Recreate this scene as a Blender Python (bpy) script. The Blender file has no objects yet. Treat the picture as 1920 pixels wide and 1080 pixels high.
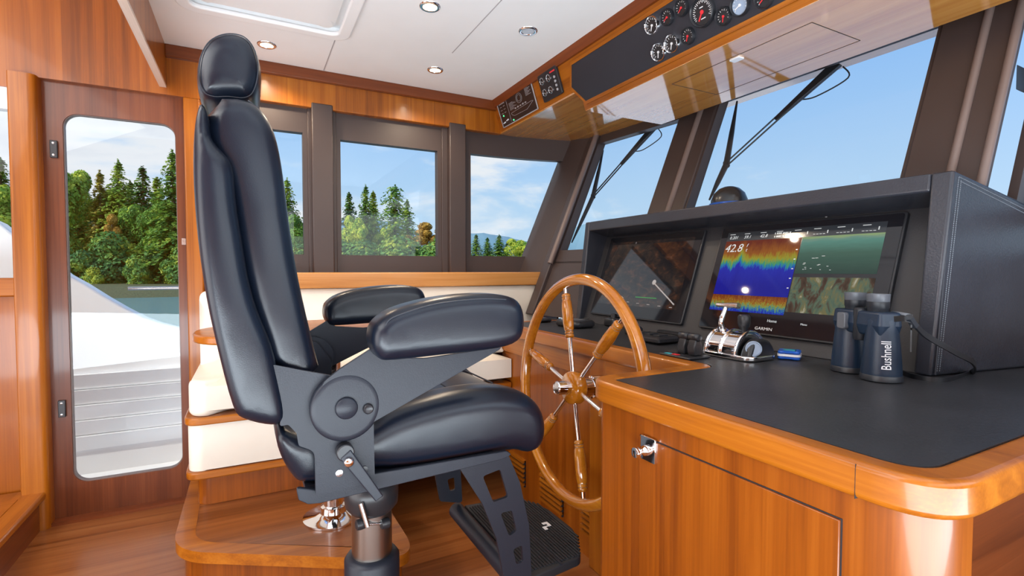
import bpy, bmesh, math, random
from mathutils import Vector, Matrix, noise
from math import sin, cos, pi, tan, atan, radians
random.seed(7)
S = bpy.context.scene
COL = S.collection

# ------------------------------------------------------------------ camera
CAM_H = 1.05
F_PX = 940.0
YAW = atan(492/940.0); PITCH = atan(33/940.0)
fw = Vector((sin(YAW)*cos(PITCH), cos(YAW)*cos(PITCH), -sin(PITCH)))
rt = Vector((cos(YAW), -sin(YAW), 0))
up = rt.cross(fw)
CAM = Vector((0, 0, CAM_H))
cd = bpy.data.cameras.new('camera'); cam = bpy.data.objects.new('camera', cd); COL.objects.link(cam)
cd.sensor_width = 36; cd.lens = F_PX/1920*36; cd.clip_start = 0.02; cd.clip_end = 6000
m = Matrix((( rt.x, up.x, -fw.x, 0), (rt.y, up.y, -fw.y, 0), (rt.z, up.z, -fw.z, CAM_H), (0, 0, 0, 1)))
cam.matrix_world = m
S.camera = cam
S.view_settings.view_transform = 'Standard'; S.view_settings.look = 'None'
S.view_settings.gamma = 1; S.view_settings.exposure = 0.0; S.view_settings.use_curve_mapping = False

def ray(u, v): return fw + rt*((u-960)/F_PX) + up*((540-v)/F_PX)
def onY(u, v, y): d = ray(u, v); return CAM + d*(y/d.y)
def onX(u, v, x): d = ray(u, v); return CAM + d*(x/d.x)
def onZ(u, v, z): d = ray(u, v); return CAM + d*((z-CAM_H)/d.z)

# ------------------------------------------------------------------ sky
w = bpy.data.worlds.new('world'); S.world = w; w.use_nodes = True
nt = w.node_tree; nt.nodes.clear()
def N(nt, t, **k):
    n = nt.nodes.new(t)
    for a, b in k.items():
        if a in n.inputs: n.inputs[a].default_value = b
        else: setattr(n, a, b)
    return n
def ramp(nt, stops, interp='LINEAR'):
    r = nt.nodes.new('ShaderNodeValToRGB'); r.color_ramp.interpolation = interp
    e = r.color_ramp.elements
    while len(e) < len(stops): e.new(0.5)
    for i, (p, c) in enumerate(stops):
        e[i].position = p; e[i].color = (c[0], c[1], c[2], 1) if not isinstance(c, (int, float)) else (c, c, c, 1)
    return r
def mix(nt, a, b, f, bt='MIX'):
    n = nt.nodes.new('ShaderNodeMix'); n.data_type = 'RGBA'; n.blend_type = bt
    L = nt.links
    for i, s in ((0, f), (6, a), (7, b)):
        if hasattr(s, 'is_linked'): L.new(s, n.inputs[i])
        elif i == 0: n.inputs[0].default_value = s
        else: n.inputs[i].default_value = (s[0], s[1], s[2], 1)
    return n.outputs[2]
def math_(nt, op, a, b=None, c=None, clamp=False):
    n = nt.nodes.new('ShaderNodeMath'); n.operation = op; n.use_clamp = clamp
    for i, s in enumerate((a, b, c)):
        if s is None: continue
        if hasattr(s, 'is_linked'): nt.links.new(s, n.inputs[i])
        else: n.inputs[i].default_value = s
    return n.outputs[0]
tc = N(nt, 'ShaderNodeTexCoord'); sx = N(nt, 'ShaderNodeSeparateXYZ'); nt.links.new(tc.outputs['Generated'], sx.inputs[0])
grad = ramp(nt, [(0.0, (.62, .78, .93)), (0.12, (.50, .72, .96)), (0.35, (.30, .56, .98)), (1.0, (.14, .34, .85))])
nt.links.new(sx.outputs[2], grad.inputs[0])
mp = N(nt, 'ShaderNodeMapping'); mp.inputs['Scale'].default_value = (1.0, 1.0, 3.2); mp.inputs['Location'].default_value = (3.1, .4, .0)
nt.links.new(tc.outputs['Generated'], mp.inputs[0])
cn = N(nt, 'ShaderNodeTexNoise', Scale=3.3, Detail=9.0, Roughness=.56, Distortion=.25); nt.links.new(mp.outputs[0], cn.inputs['Vector'])
# clouds bank up towards aft (-X) and near the horizon, clearing towards the bow (+X)
bias = math_(nt, 'MULTIPLY', sx.outputs[0], -0.33)
bias2 = math_(nt, 'MULTIPLY', sx.outputs[2], -0.12)
dens = math_(nt, 'ADD', cn.outputs[0], math_(nt, 'ADD', bias, math_(nt, 'ADD', bias2, 0.16)))
cr = ramp(nt, [(.50, 0.0), (.66, 1.0)], 'EASE'); nt.links.new(dens, cr.inputs[0])
shade = ramp(nt, [(.50, (.97, .98, 1.0)), (.68, (.88, .91, .97)), (.9, (.62, .68, .80))]); nt.links.new(dens, shade.inputs[0])
cc = mix(nt, grad.outputs[0], shade.outputs[0], cr.outputs[0])
bg = N(nt, 'ShaderNodeBackground', Strength=1.0); nt.links.new(cc, bg.inputs[0])
wo = N(nt, 'ShaderNodeOutputWorld'); nt.links.new(bg.outputs[0], wo.inputs[0])

# ------------------------------------------------------------------ sun and added fill lights
def sun(name, rot, e, col, ang):
    l = bpy.data.lights.new(name, 'SUN'); l.energy = e; l.color = col; l.angle = ang
    o = bpy.data.objects.new(name, l); o.rotation_euler = rot; COL.objects.link(o); return o
sd = Vector((0.86, 0.16, -0.46)).normalized()
so = sun('sun', (0, 0, 0), 4.6, (1.0, .93, .80), radians(1.0)); so.rotation_euler = sd.to_track_quat('-Z', 'Y').to_euler()
def area(name, loc, d, sxy, e, col=(1, 1, 1)):
    l = bpy.data.lights.new(name, 'AREA'); l.shape = 'RECTANGLE'; l.size, l.size_y = sxy; l.energy = e; l.color = col
    o = bpy.data.objects.new(name, l); o.location = loc; o.rotation_euler = Vector(d).to_track_quat('-Z', 'Z').to_euler()
    COL.objects.link(o); return o
# unseen area lights added to brighten the cabin, standing in for daylight and lamps
area('starboard_window_fill', (0.95, -0.60, 1.35), (0, 1, .25), (1.9, .75), 14, (.90, .96, 1.0))  # added area light in the window plane, boosting the daylight there
area('aft_wall_fill', (-2.35, 0.9, 1.35), (1, .1, .10), (2.6, 1.8), 66, (.93, .97, 1.0))  # added fill in front of the solid aft wall, no window there
area('low_starboard_fill', (-0.3, -0.50, .50), (0.05, .62, .85), (3.4, .8), 150, (.80, .92, 1.0))  # added fill low by the starboard wall, tilted up to lift the headliner
area('overhead_fill', (-1.2, 1.0, 2.28), (0.5, 0.1, -1), (1.4, 2.4), 44, (1.0, .98, .95))  # added fill under the aft ceiling, no fixture behind it

# ------------------------------------------------------------------ materials
MAT = {}
def bsdf(name, col=(.5, .5, .5), rough=.5, metal=0, coat=0, spec=.5, emis=None, es=0):
    m = bpy.data.materials.new(name); m.use_nodes = True
    b = m.node_tree.nodes['Principled BSDF']
    b.inputs['Base Color'].default_value = (*col, 1); b.inputs['Roughness'].default_value = rough
    b.inputs['Metallic'].default_value = metal; b.inputs['Coat Weight'].default_value = coat
    b.inputs['Coat Roughness'].default_value = .08
    b.inputs['Specular IOR Level'].default_value = spec
    if emis: b.inputs['Emission Color'].default_value = (*emis, 1); b.inputs['Emission Strength'].default_value = es
    return m, m.node_tree, b
def simple(name, *a, bump=None, vary=None, **k):
    m, t, b = bsdf(name, *a, **k)
    c = N(t, 'ShaderNodeTexCoord')
    sc = bump[0] if bump else 40
    n = N(t, 'ShaderNodeTexNoise', Scale=sc, Detail=4.0); t.links.new(c.outputs['Object'], n.inputs['Vector'])
    if bump:
        bp = N(t, 'ShaderNodeBump', Strength=bump[1], Distance=.002); t.links.new(n.outputs[0], bp.inputs['Height']); t.links.new(bp.outputs[0], b.inputs['Normal'])
    v = vary or .06
    n2 = N(t, 'ShaderNodeTexNoise', Scale=6.0, Detail=3.0); t.links.new(c.outputs['Object'], n2.inputs['Vector'])
    col = a[0]
    r = ramp(t, [(.3, [x*(1-v) for x in col]), (.7, [min(1, x*(1+v)) for x in col])]); t.links.new(n2.outputs[0], r.inputs[0])
    t.links.new(r.outputs[0], b.inputs['Base Color'])
    MAT[name] = m; return m
def wood(name, grain='Z', strip=None, sw=.09, dark=(.18, .045, .003), midc=(.33, .094, .005), light=(.46, .155, .012), rough=.32, coat=.25, fine=1.0):
    m, t, b = bsdf(name, midc, rough, 0, coat, spec=.35)
    c = N(t, 'ShaderNodeTexCoord')
    ax = {'X': 0, 'Y': 1, 'Z': 2}
    sc = [22.0*fine]*3; sc[ax[grain]] = .9
    mp = N(t, 'ShaderNodeMapping'); mp.inputs['Scale'].default_value = sc; t.links.new(c.outputs['Object'], mp.inputs[0])
    vec = mp.outputs[0]
    sep = N(t, 'ShaderNodeSeparateXYZ'); t.links.new(c.outputs['Object'], sep.inputs[0])
    if strip:
        d = math_(t, 'DIVIDE', sep.outputs[ax[strip]], sw); fl = math_(t, 'FLOOR', d)
        wn = N(t, 'ShaderNodeTexWhiteNoise', noise_dimensions='1D'); t.links.new(fl, wn.inputs['W'])
        ad = N(t, 'ShaderNodeVectorMath', operation='ADD'); t.links.new(vec, ad.inputs[0])
        sl = N(t, 'ShaderNodeVectorMath', operation='SCALE'); sl.inputs['Scale'].default_value = 17.0
        t.links.new(wn.outputs['Color'], sl.inputs[0]); t.links.new(sl.outputs[0], ad.inputs[1]); vec = ad.outputs[0]
    n1 = N(t, 'ShaderNodeTexNoise', Scale=1.0, Detail=6.0, Roughness=.62, Distortion=.5); t.links.new(vec, n1.inputs['Vector'])
    mp2 = N(t, 'ShaderNodeMapping'); s2 = [5.5]*3; s2[ax[grain]] = .5; mp2.inputs['Scale'].default_value = s2; t.links.new(vec, mp2.inputs[0])
    n2 = N(t, 'ShaderNodeTexNoise', Scale=2.0, Detail=4.0, Roughness=.5); t.links.new(mp2.outputs[0], n2.inputs['Vector'])
    s = math_(t, 'ADD', math_(t, 'MULTIPLY', n1.outputs[0], .75), math_(t, 'MULTIPLY', n2.outputs[0], .25))
    if strip:
        s = math_(t, 'ADD', s, math_(t, 'MULTIPLY', math_(t, 'SUBTRACT', wn.outputs['Value'], .5), .16))
    r = ramp(t, [(.30, dark), (.50, midc), (.72, light)]); t.links.new(s, r.inputs[0])
    t.links.new(r.outputs[0], b.inputs['Base Color'])
    bp = N(t, 'ShaderNodeBump', Strength=.05, Distance=.001); t.links.new(n2.outputs[0], bp.inputs['Height']); t.links.new(bp.outputs[0], b.inputs['Normal'])
    MAT[name] = m; return m
for g in 'XYZ': wood('wood_'+g, g)
wood('wood_band', 'Z', 'X', .062, rough=.3)
wood('wood_wall', 'Z', 'X', .085, dark=(.16, .038, .002), midc=(.285, .072, .003), light=(.39, .115, .008))
wood('wood_panel', 'Z', 'Y', .14, dark=(.15, .032, .002), midc=(.25, .060, .003), light=(.34, .095, .007))
wood('wood_dark_X', 'X', dark=(.10, .022, .005), midc=(.17, .04, .009), light=(.24, .06, .014))
wood('wood_dark_Y', 'Y', dark=(.10, .022, .005), midc=(.17, .04, .009), light=(.24, .06, .014))
wood('wood_door', 'Z', 'X', .2, dark=(.085, .018, .004), midc=(.15, .036, .009), light=(.21, .058, .016))
wood('wood_door_X', 'X', dark=(.085, .018, .004), midc=(.15, .036, .009), light=(.21, .058, .016))
wood('wood_light_X', 'X', dark=(.44, .17, .04), midc=(.56, .25, .07), light=(.66, .34, .12), rough=.25)
wood('wood_floor', 'X', 'Y', .13, dark=(.16, .045, .009), midc=(.28, .090, .022), light=(.38, .15, .045), rough=.3, coat=.25)
wood('wood_soffit', 'Y', dark=(.44, .15, .022), midc=(.60, .26, .05), light=(.72, .36, .09), rough=.10, coat=1.0)
b_ = MAT['wood_soffit'].node_tree.nodes['Principled BSDF']; b_.inputs['Coat IOR'].default_value = 2.7; b_.inputs['Coat Roughness'].default_value = .06
wood('wood_edge', 'Y', dark=(.55, .42, .33), midc=(.68, .55, .46), light=(.75, .64, .55))
wood('wheel_wood', 'X', dark=(.26, .065, .004), midc=(.42, .135, .008), light=(.56, .22, .018), rough=.12, coat=1.0, fine=.6)
simple('headliner', (.86, .885, .90), .75, bump=(300, .1), vary=.015)
simple('leather', (.004, .007, .015), .30, spec=.42, bump=(600, .08), vary=.12)
simple('leather_seam', (.016, .020, .030), .5)
simple('seam_thread', (.16, .18, .21), .6)
simple('black_metal', (.013, .016, .025), .40, spec=.35, bump=(500, .12))
simple('black_plastic', (.018, .019, .023), .35)
simple('black_rubber', (.012, .013, .017), .55, bump=(200, .2))
simple('dash_vinyl', (.026, .027, .031), .40, spec=.45, bump=(160, .35), vary=.2)
simple('hood_vinyl', (.030, .032, .042), .27, spec=.5, bump=(220, .25), vary=.12)
simple('hood_inner', (.024, .024, .028), .5, bump=(220, .2))
simple('fascia_black', (.022, .024, .032), .38)
simple('frame_brown', (.054, .037, .034), .45, bump=(80, .05), vary=.04)
simple('rib_brown', (.17, .125, .112), .4)
simple('cream_vinyl', (.80, .74, .64), .42, bump=(140, .12), vary=.03)
simple('gelcoat', (.86, .88, .92), .25, coat=.3, vary=.01)
simple('chrome', (.88, .88, .90), .06, 1.0, vary=.01)
simple('steel', (.60, .60, .62), .22, 1.0, vary=.02)
simple('bronze_tube', (.34, .32, .30), .30, 1.0, vary=.03)
simple('white_mark', (.75, .75, .76), .5)
simple('grey_mark', (.40, .40, .42), .5)
simple('red_mark', (.75, .03, .04), .4)
simple('teal_mark', (.05, .42, .50), .4)
simple('plaque_brown', (.030, .018, .016), .3, vary=.1)
simple('gauge_face', (.020, .020, .022), .25)
simple('gauge_blue_glare', (.30, .38, .50), .15)  # bluish glare painted in as dial colour; also the blue throttle dial
simple('bino_body', (.007, .020, .044), .38, spec=.5, bump=(220, .12), vary=.1)
simple('bino_dark', (.015, .018, .024), .4)
simple('bino_grey', (.10, .11, .13), .35)
simple('blue_plastic', (.01, .10, .50), .3)
simple('white_plastic', (.82, .84, .88), .3)
simple('lamp_off', (.45, .50, .56), .12)
simple('strap_black', (.008, .009, .012), .45)
def emit(name, col, s):
    m, t, b = bsdf(name, (0, 0, 0), .2, emis=col, es=s); MAT[name] = m
emit('lamp_warm', (1.0, .78, .48), 6.0); emit('led_green', (.1, 1, .35), 1.6); emit('screen_text', (.85, .88, .88), .75)
emit('screen_green', (.08, .6, .12), .6)
# glass
m = bpy.data.materials.new('window_glass'); m.use_nodes = True; t = m.node_tree; t.nodes.clear()
fr = N(t, 'ShaderNodeFresnel', IOR=1.45); gl = N(t, 'ShaderNodeBsdfGlossy', Roughness=.0); tr = N(t, 'ShaderNodeBsdfTransparent'); tr.inputs[0].default_value = (.97, .985, .985, 1)
ms = N(t, 'ShaderNodeMixShader'); o = N(t, 'ShaderNodeOutputMaterial')
geo = N(t, 'ShaderNodeNewGeometry'); t.links.new(math_(t, 'MULTIPLY', fr.outputs[0], math_(t, 'SUBTRACT', 1.0, geo.outputs['Backfacing'])), ms.inputs[0]); t.links.new(tr.outputs[0], ms.inputs[1]); t.links.new(gl.outputs[0], ms.inputs[2]); t.links.new(ms.outputs[0], o.inputs[0]); MAT['window_glass'] = m
# foliage
def foliage(name, a, b_, c_):
    m, t, b = bsdf(name, a, .6, spec=.2)
    c = N(t, 'ShaderNodeTexCoord'); oi = N(t, 'ShaderNodeObjectInfo')
    n = N(t, 'ShaderNodeTexNoise', Scale=.4, Detail=5.0, Roughness=.7); t.links.new(c.outputs['Object'], n.inputs['Vector'])
    s = math_(t, 'ADD', n.outputs[0], math_(t, 'MULTIPLY', math_(t, 'SUBTRACT', oi.outputs['Random'], .5), .22))
    r = ramp(t, [(.36, a), (.5, b_), (.64, c_)]); t.links.new(s, r.inputs[0]); t.links.new(r.outputs[0], b.inputs['Base Color'])
    d = N(t, 'ShaderNodeBsdfTranslucent'); t.links.new(r.outputs[0], d.inputs[0]); ms = N(t, 'ShaderNodeMixShader'); ms.inputs[0].default_value = .3
    o = t.nodes['Material Output']; t.links.new(b.outputs[0], ms.inputs[1]); t.links.new(d.outputs[0], ms.inputs[2]); t.links.new(ms.outputs[0], o.inputs[0]); MAT[name] = m
foliage('needles', (.05, .15, .04), (.17, .33, .05), (.42, .52, .08))
foliage('needles_blue', (.07, .18, .10), (.16, .32, .16), (.30, .46, .20))
foliage('needles_gold', (.22, .26, .05), (.52, .44, .08), (.70, .42, .12))
foliage('leaves', (.10, .25, .05), (.28, .48, .07), (.62, .68, .10))
foliage('leaves_autumn', (.20, .17, .04), (.48, .30, .06), (.60, .38, .08))
foliage('bush', (.05, .16, .06), (.14, .32, .08), (.50, .56, .08))
simple('bark', (.22, .17, .13), .8)
simple('shore_soil', (.07, .09, .04), .9, vary=.4)
simple('hill_forest', (.16, .30, .40), .95, vary=.25)  # distance haze put into the bluish base colour
m, t, b = bsdf('sea_water', (.09, .24, .27), .15); c = N(t, 'ShaderNodeTexCoord'); mp = N(t, 'ShaderNodeMapping'); mp.inputs['Scale'].default_value = (.6, 1.6, 1)
t.links.new(c.outputs['Object'], mp.inputs[0]); n = N(t, 'ShaderNodeTexNoise', Scale=1.6, Detail=5.0, Roughness=.6); t.links.new(mp.outputs[0], n.inputs['Vector'])
bp = N(t, 'ShaderNodeBump', Strength=.9, Distance=.25); t.links.new(n.outputs[0], bp.inputs['Height']); t.links.new(bp.outputs[0], b.inputs['Normal']); MAT['sea_water'] = m

# sonar and camera pictures on the plotter (x 0..1, y 0..1 in the panel's own frame)
def screen_mat(name, build, glare=.1):
    m, t, b = bsdf(name, (.005, .005, .006), .035, spec=.8 if 'chart' in name else .14)
    c = N(t, 'ShaderNodeTexCoord'); s = N(t, 'ShaderNodeSeparateXYZ'); t.links.new(c.outputs['UV'], s.inputs[0])
    col, st = build(t, c, s.outputs[0], s.outputs[1]); t.links.new(col, b.inputs['Emission Color']); b.inputs['Emission Strength'].default_value = st
    MAT[name] = m
def scaled_noise(t, c, sx_, sy_, det=6, dist=0, rough=.6):
    mp = N(t, 'ShaderNodeMapping'); mp.inputs['Scale'].default_value = (sx_, sy_, 1); t.links.new(c.outputs['UV'], mp.inputs[0])
    n = N(t, 'ShaderNodeTexNoise', Scale=1.0, Detail=float(det), Roughness=rough, Distortion=float(dist)); t.links.new(mp.outputs[0], n.inputs['Vector']); return n.outputs[0]
JET = [(.0, (.012, .014, .40)), (.40, (.02, .03, .55)), (.47, (.02, .22, .60)), (.53, (.06, .42, .18)), (.62, (.45, .42, .03)), (.74, (.42, .13, .015)), (1, (.20, .03, .01))]
def sonar_top(t, c, x, y):
    n = scaled_noise(t, c, 14, 3, 7); n1 = scaled_noise(t, c, 90, 9, 3)
    d = math_(t, 'ABSOLUTE', math_(t, 'SUBTRACT', x, .27)); pk = math_(t, 'MULTIPLY', math_(t, 'SUBTRACT', .06, d, clamp=True), 2.6)
    d2 = math_(t, 'ABSOLUTE', math_(t, 'SUBTRACT', x, .18)); pk2 = math_(t, 'MULTIPLY', math_(t, 'SUBTRACT', .06, d2, clamp=True), -1.6)
    s = math_(t, 'ADD', math_(t, 'MULTIPLY', y, 1.25), math_(t, 'MULTIPLY', math_(t, 'SUBTRACT', n, .5), .35))
    s = math_(t, 'ADD', s, math_(t, 'MULTIPLY', math_(t, 'SUBTRACT', n1, .5), .30))
    s = math_(t, 'ADD', math_(t, 'SUBTRACT', s, .20), math_(t, 'ADD', math_(t, 'MULTIPLY', pk, -.9), math_(t, 'MULTIPLY', pk2, -.5)))
    r = ramp(t, JET); t.links.new(s, r.inputs[0]); return r.outputs[0], .62
def sonar_low(t, c, x, y):
    n = scaled_noise(t, c, 40, 3, 7); n1 = scaled_noise(t, c, 120, 25, 3)
    s = math_(t, 'ADD', math_(t, 'MULTIPLY', y, .62), math_(t, 'ADD', math_(t, 'MULTIPLY', math_(t, 'SUBTRACT', n, .5), .7), math_(t, 'MULTIPLY', math_(t, 'SUBTRACT', n1, .5), .8)))
    s = math_(t, 'ADD', s, .33)
    r = ramp(t, JET); t.links.new(s, r.inputs[0]); return r.outputs[0], .62
def cam_sea(t, c, x, y):
    n = scaled_noise(t, c, 5, 16, 5); r = ramp(t, [(0, (.035, .07, .055)), (.55, (.07, .15, .11)), (.85, (.12, .30, .24)), (.93, (.20, .34, .26)), (.96, (.30, .42, .20))])
    t.links.new(math_(t, 'ADD', y, math_(t, 'MULTIPLY', math_(t, 'SUBTRACT', n, .5), .18)), r.inputs[0]); return r.outputs[0], .75
def cam_deck(t, c, x, y):
    n = scaled_noise(t, c, 7, 1.6, 4, .5); r = ramp(t, [(.30, (.03, .02, .012)), (.42, (.09, .05, .03)), (.5, (.10, .16, .11)), (.58, (.20, .17, .07)), (.68, (.50, .48, .36))])
    t.links.new(n, r.inputs[0]); return r.outputs[0], .75
def chart(t, c, x, y):
    n = scaled_noise(t, c, 9, 9, 8, .5, .7); r = ramp(t, [(.42, (.006, .007, .010)), (.55, (.035, .020, .014)), (.62, (.10, .035, .015)), (.72, (.12, .10, .09))])
    t.links.new(n, r.inputs[0]); return r.outputs[0], .55
for n_, f_ in (('sonar_top', sonar_top), ('sonar_low', sonar_low), ('cam_sea', cam_sea), ('cam_deck', cam_deck), ('chart', chart)): screen_mat('screen_'+n_, f_)
simple('screen_glass', (.010, .010, .013), .05, spec=.6)
simple('screen_bar', (.03, .034, .04), .1)

# ------------------------------------------------------------------ helpers
ORG = {}
def thing(name, label, cat, loc=(0, 0, 0), group=None, mat4=None):
    o = bpy.data.objects.new(name, None); COL.objects.link(o); o.empty_display_size = .05
    M = mat4 if mat4 is not None else Matrix.Translation(Vector(loc)); o.matrix_world = M; ORG[o.name] = M
    o['label'] = label; o['category'] = cat
    if group: o['group'] = group
    return o
def obj(name, bm, mat, parent=None, local=False, bev=0, seg=2, smooth=35, label=None, subd=0):
    if parent is not None: M = ORG[parent.name]
    else:
        bb = [v.co for v in bm.verts]
        c = Vector(((min(v.x for v in bb)+max(v.x for v in bb))/2, (min(v.y for v in bb)+max(v.y for v in bb))/2, min(v.z for v in bb)))
        M = Matrix.Translation(c)
    if not local: bmesh.ops.transform(bm, matrix=M.inverted(), verts=bm.verts)
    bmesh.ops.recalc_face_normals(bm, faces=bm.faces)
    me = bpy.data.meshes.new(name); bm.to_mesh(me); bm.free()
    for p in me.polygons: p.use_smooth = True
    me.set_sharp_from_angle(angle=radians(smooth))
    me.materials.append(MAT[mat])
    o = bpy.data.objects.new(name, me); COL.objects.link(o)
    if parent is not None: o.parent = parent; ORG[o.name] = M
    else: o.matrix_world = M; ORG[o.name] = M
    if bev:
        b = o.modifiers.new('bevel', 'BEVEL'); b.width = bev; b.segments = seg; b.limit_method = 'ANGLE'; b.angle_limit = radians(30)
    if subd:
        b = o.modifiers.new('subd', 'SUBSURF'); b.levels = subd; b.render_levels = subd
    if label: o['label'] = label
    return o
def tag(o, label, cat, group=None):
    o['label'] = label; o['category'] = cat
    if group: o['group'] = group
    return o
def struct(name, bm, mat, parent=None, **k):
    o = obj(name, bm, mat, parent, **k)
    if parent is None: o['kind'] = 'structure'
    return o
def sthing(name, loc=(0, 0, 0)):
    o = bpy.data.objects.new(name, None); COL.objects.link(o); o.location = loc; o['kind'] = 'structure'; ORG[o.name] = Matrix.Translation(Vector(loc)); return o
def B(): return bmesh.new()
def box(bm, x0, x1, y0, y1, z0, z1):
    vs = [bm.verts.new((x, y, z)) for x in (x0, x1) for y in (y0, y1) for z in (z0, z1)]
    for f in ((0, 1, 3, 2), (4, 6, 7, 5), (0, 4, 5, 1), (2, 3, 7, 6), (0, 2, 6, 4), (1, 5, 7, 3)): bm.faces.new([vs[i] for i in f])
    return bm
def bx(*a): return box(B(), *a)
def hexa(bm, bot, top):
    n = len(bot); a = [bm.verts.new(p) for p in bot]; b = [bm.verts.new(p) for p in top]
    bm.faces.new(a[::-1]); bm.faces.new(b)
    for i in range(n): bm.faces.new((a[i], a[(i+1) % n], b[(i+1) % n], b[i]))
    return bm
def prism(bm, pts, a0, a1, axis='Y'):
    """extrude a 2D outline. axis Y: pts=(x,z); axis X: pts=(y,z); axis Z: pts=(x,y)"""
    def P(p, a): return {'Y': (p[0], a, p[1]), 'X': (a, p[0], p[1]), 'Z': (p[0], p[1], a)}[axis]
    return hexa(bm, [P(p, a0) for p in pts], [P(p, a1) for p in pts])
def catmull(P, n=4, closed=True):
    out = []; L = len(P)
    for i in range(L if closed else L-1):
        g = (lambda k: P[k % L]) if closed else (lambda k: P[max(0, min(L-1, k))])
        p0, p1, p2, p3 = [Vector(g(i+k)) for k in (-1, 0, 1, 2)]
        for j in range(n):
            t = j/n; out.append(.5*((2*p1)+(p2-p0)*t+(2*p0-5*p1+4*p2-p3)*t*t+(3*p1-p0-3*p2+p3)*t*t*t))
    if not closed: out.append(Vector(P[-1]))
    return out
def inset(P, d):
    n = len(P); A = sum(P[i][0]*P[(i+1) % n][1]-P[(i+1) % n][0]*P[i][1] for i in range(n)); s = 1 if A > 0 else -1
    out = []
    for i in range(n):
        a = Vector(P[i-1][:2]); b = Vector(P[i][:2]); c = Vector(P[(i+1) % n][:2]); t = (c-a)
        if t.length < 1e-9: out.append(b); continue
        t.normalize(); out.append(b+Vector((-t.y, t.x))*d*s)
    return out
def pillow(P, y0, y1, r, seg=5, n=4, axis='Y', puff=0.0):
    """cushion: outline P swept between y0 and y1, rims rounded by the distance to the outline"""
    import numpy as np
    from mathutils.geometry import delaunay_2d_cdt
    Q = catmull(P, n) if n > 1 else [Vector(p) for p in P]
    Q = [Vector((q[0], q[1])) for q in Q]
    Q = [q for i, q in enumerate(Q) if (q-Q[i-1]).length > 1e-5]
    A = np.array([tuple(q) for q in Q]); Bn = np.roll(A, -1, 0)
    def dist(p):
        ab = Bn-A; t = np.clip(((p-A)*ab).sum(1)/((ab*ab).sum(1)+1e-12), 0, 1); q = A+ab*t[:, None]
        return float(np.sqrt(((q-p)**2).sum(1)).min())
    def inside(p):
        c = ((A[:, 1] > p[1]) != (Bn[:, 1] > p[1])) & (p[0] < (Bn[:, 0]-A[:, 0])*(p[1]-A[:, 1])/(Bn[:, 1]-A[:, 1]+1e-15)+A[:, 0])
        return int(c.sum()) % 2 == 1
    pts = [q.copy() for q in Q]
    for k in range(1, seg+1):
        d = r*(1-cos(k/seg*pi/2))*1.0 if k < seg else r
        for p in inset(Q, d):
            v = np.array((p.x, p.y))
            if inside(v) and dist(v) > d*.97: pts.append(Vector((p.x, p.y)))
    ext_ = A.max(0)-A.min(0); st = max(r*.9, max(ext_)/26)
    x = A[:, 0].min()+st*.5
    while x < A[:, 0].max():
        y = A[:, 1].min()+st*.5
        while y < A[:, 1].max():
            v = np.array((x, y))
            if inside(v) and dist(v) > r*1.25: pts.append(Vector((x, y)))
            y += st
        x += st
    m_ = len(Q)
    vo, _, fo, ov, _, _ = delaunay_2d_cdt(pts, [(i, (i+1) % m_) for i in range(m_)], [], 1, 1e-6)
    bm = B()
    def P3(p, a): return {'Y': (p[0], a, p[1]), 'X': (a, p[0], p[1]), 'Z': (p[0], p[1], a)}[axis]
    D = [dist(np.array(tuple(v))) for v in vo]
    def h(d):
        base = r-math.sqrt(max(0, r*r-(r-min(d, r))**2))
        return base-puff*(1-math.exp(-d/(r*1.5)))
    fr_ = [bm.verts.new(P3(v, y0+h(d))) for v, d in zip(vo, D)]
    bk_ = [bm.verts.new(P3(v, y1-h(d))) for v, d in zip(vo, D)]
    from collections import Counter
    ec = Counter()
    for f in fo:
        bm.faces.new([fr_[i] for i in f]); bm.faces.new([bk_[i] for i in f][::-1])
        for i in range(len(f)): ec[tuple(sorted((f[i], f[(i+1) % len(f)])))] += 1
    for (i, j), c in ec.items():
        if c == 1: bm.faces.new((fr_[i], fr_[j], bk_[j], bk_[i]))
    return bm
def tube(bm, pts, r, n=12, closed=False, cap=True, r2=None):
    P = [Vector(p) for p in pts]; L = len(P); rings = []
    prev = None
    for i, p in enumerate(P):
        a = P[(i-1) % L] if (closed or i > 0) else p; b = P[(i+1) % L] if (closed or i < L-1) else p
        t = (b-a).normalized()
        if prev is None:
            u = t.orthogonal().normalized()
        else: u = (prev-t*prev.dot(t)).normalized()
        prev = u; v = t.cross(u)
        rr = r if r2 is None else r+(r2-r)*i/(L-1)
        if isinstance(r, (list, tuple)): rr = r[i]
        rings.append([bm.verts.new(p+(u*cos(2*pi*k/n)+v*sin(2*pi*k/n))*rr) for k in range(n)])
    for i in range(L if closed else L-1):
        a, b = rings[i], rings[(i+1) % L]
        for k in range(n): bm.faces.new((a[k], a[(k+1) % n], b[(k+1) % n], b[k]))
    if cap and not closed: bm.faces.new(rings[0][::-1]); bm.faces.new(rings[-1])
    return bm
def lathe(bm, prof, M=None, n=32):
    """prof = [(r, h)...] round local Z, placed by M"""
    rings = []
    M = M or Matrix.Identity(4)
    for r, h in prof:
        if r < 1e-6: rings.append([bm.verts.new(M @ Vector((0, 0, h)))])
        else: rings.append([bm.verts.new(M @ Vector((r*cos(2*pi*k/n), r*sin(2*pi*k/n), h))) for k in range(n)])
    for a, b in zip(rings, rings[1:]):
        for k in range(n):
            if len(a) == 1 and len(b) == 1: continue
            if len(a) == 1: bm.faces.new((a[0], b[(k+1) % n], b[k]))
            elif len(b) == 1: bm.faces.new((a[k], a[(k+1) % n], b[0]))
            else: bm.faces.new((a[k], a[(k+1) % n], b[(k+1) % n], b[k]))
    if len(rings[0]) > 1: bm.faces.new(rings[0][::-1])
    if len(rings[-1]) > 1: bm.faces.new(rings[-1])
    return bm
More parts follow.
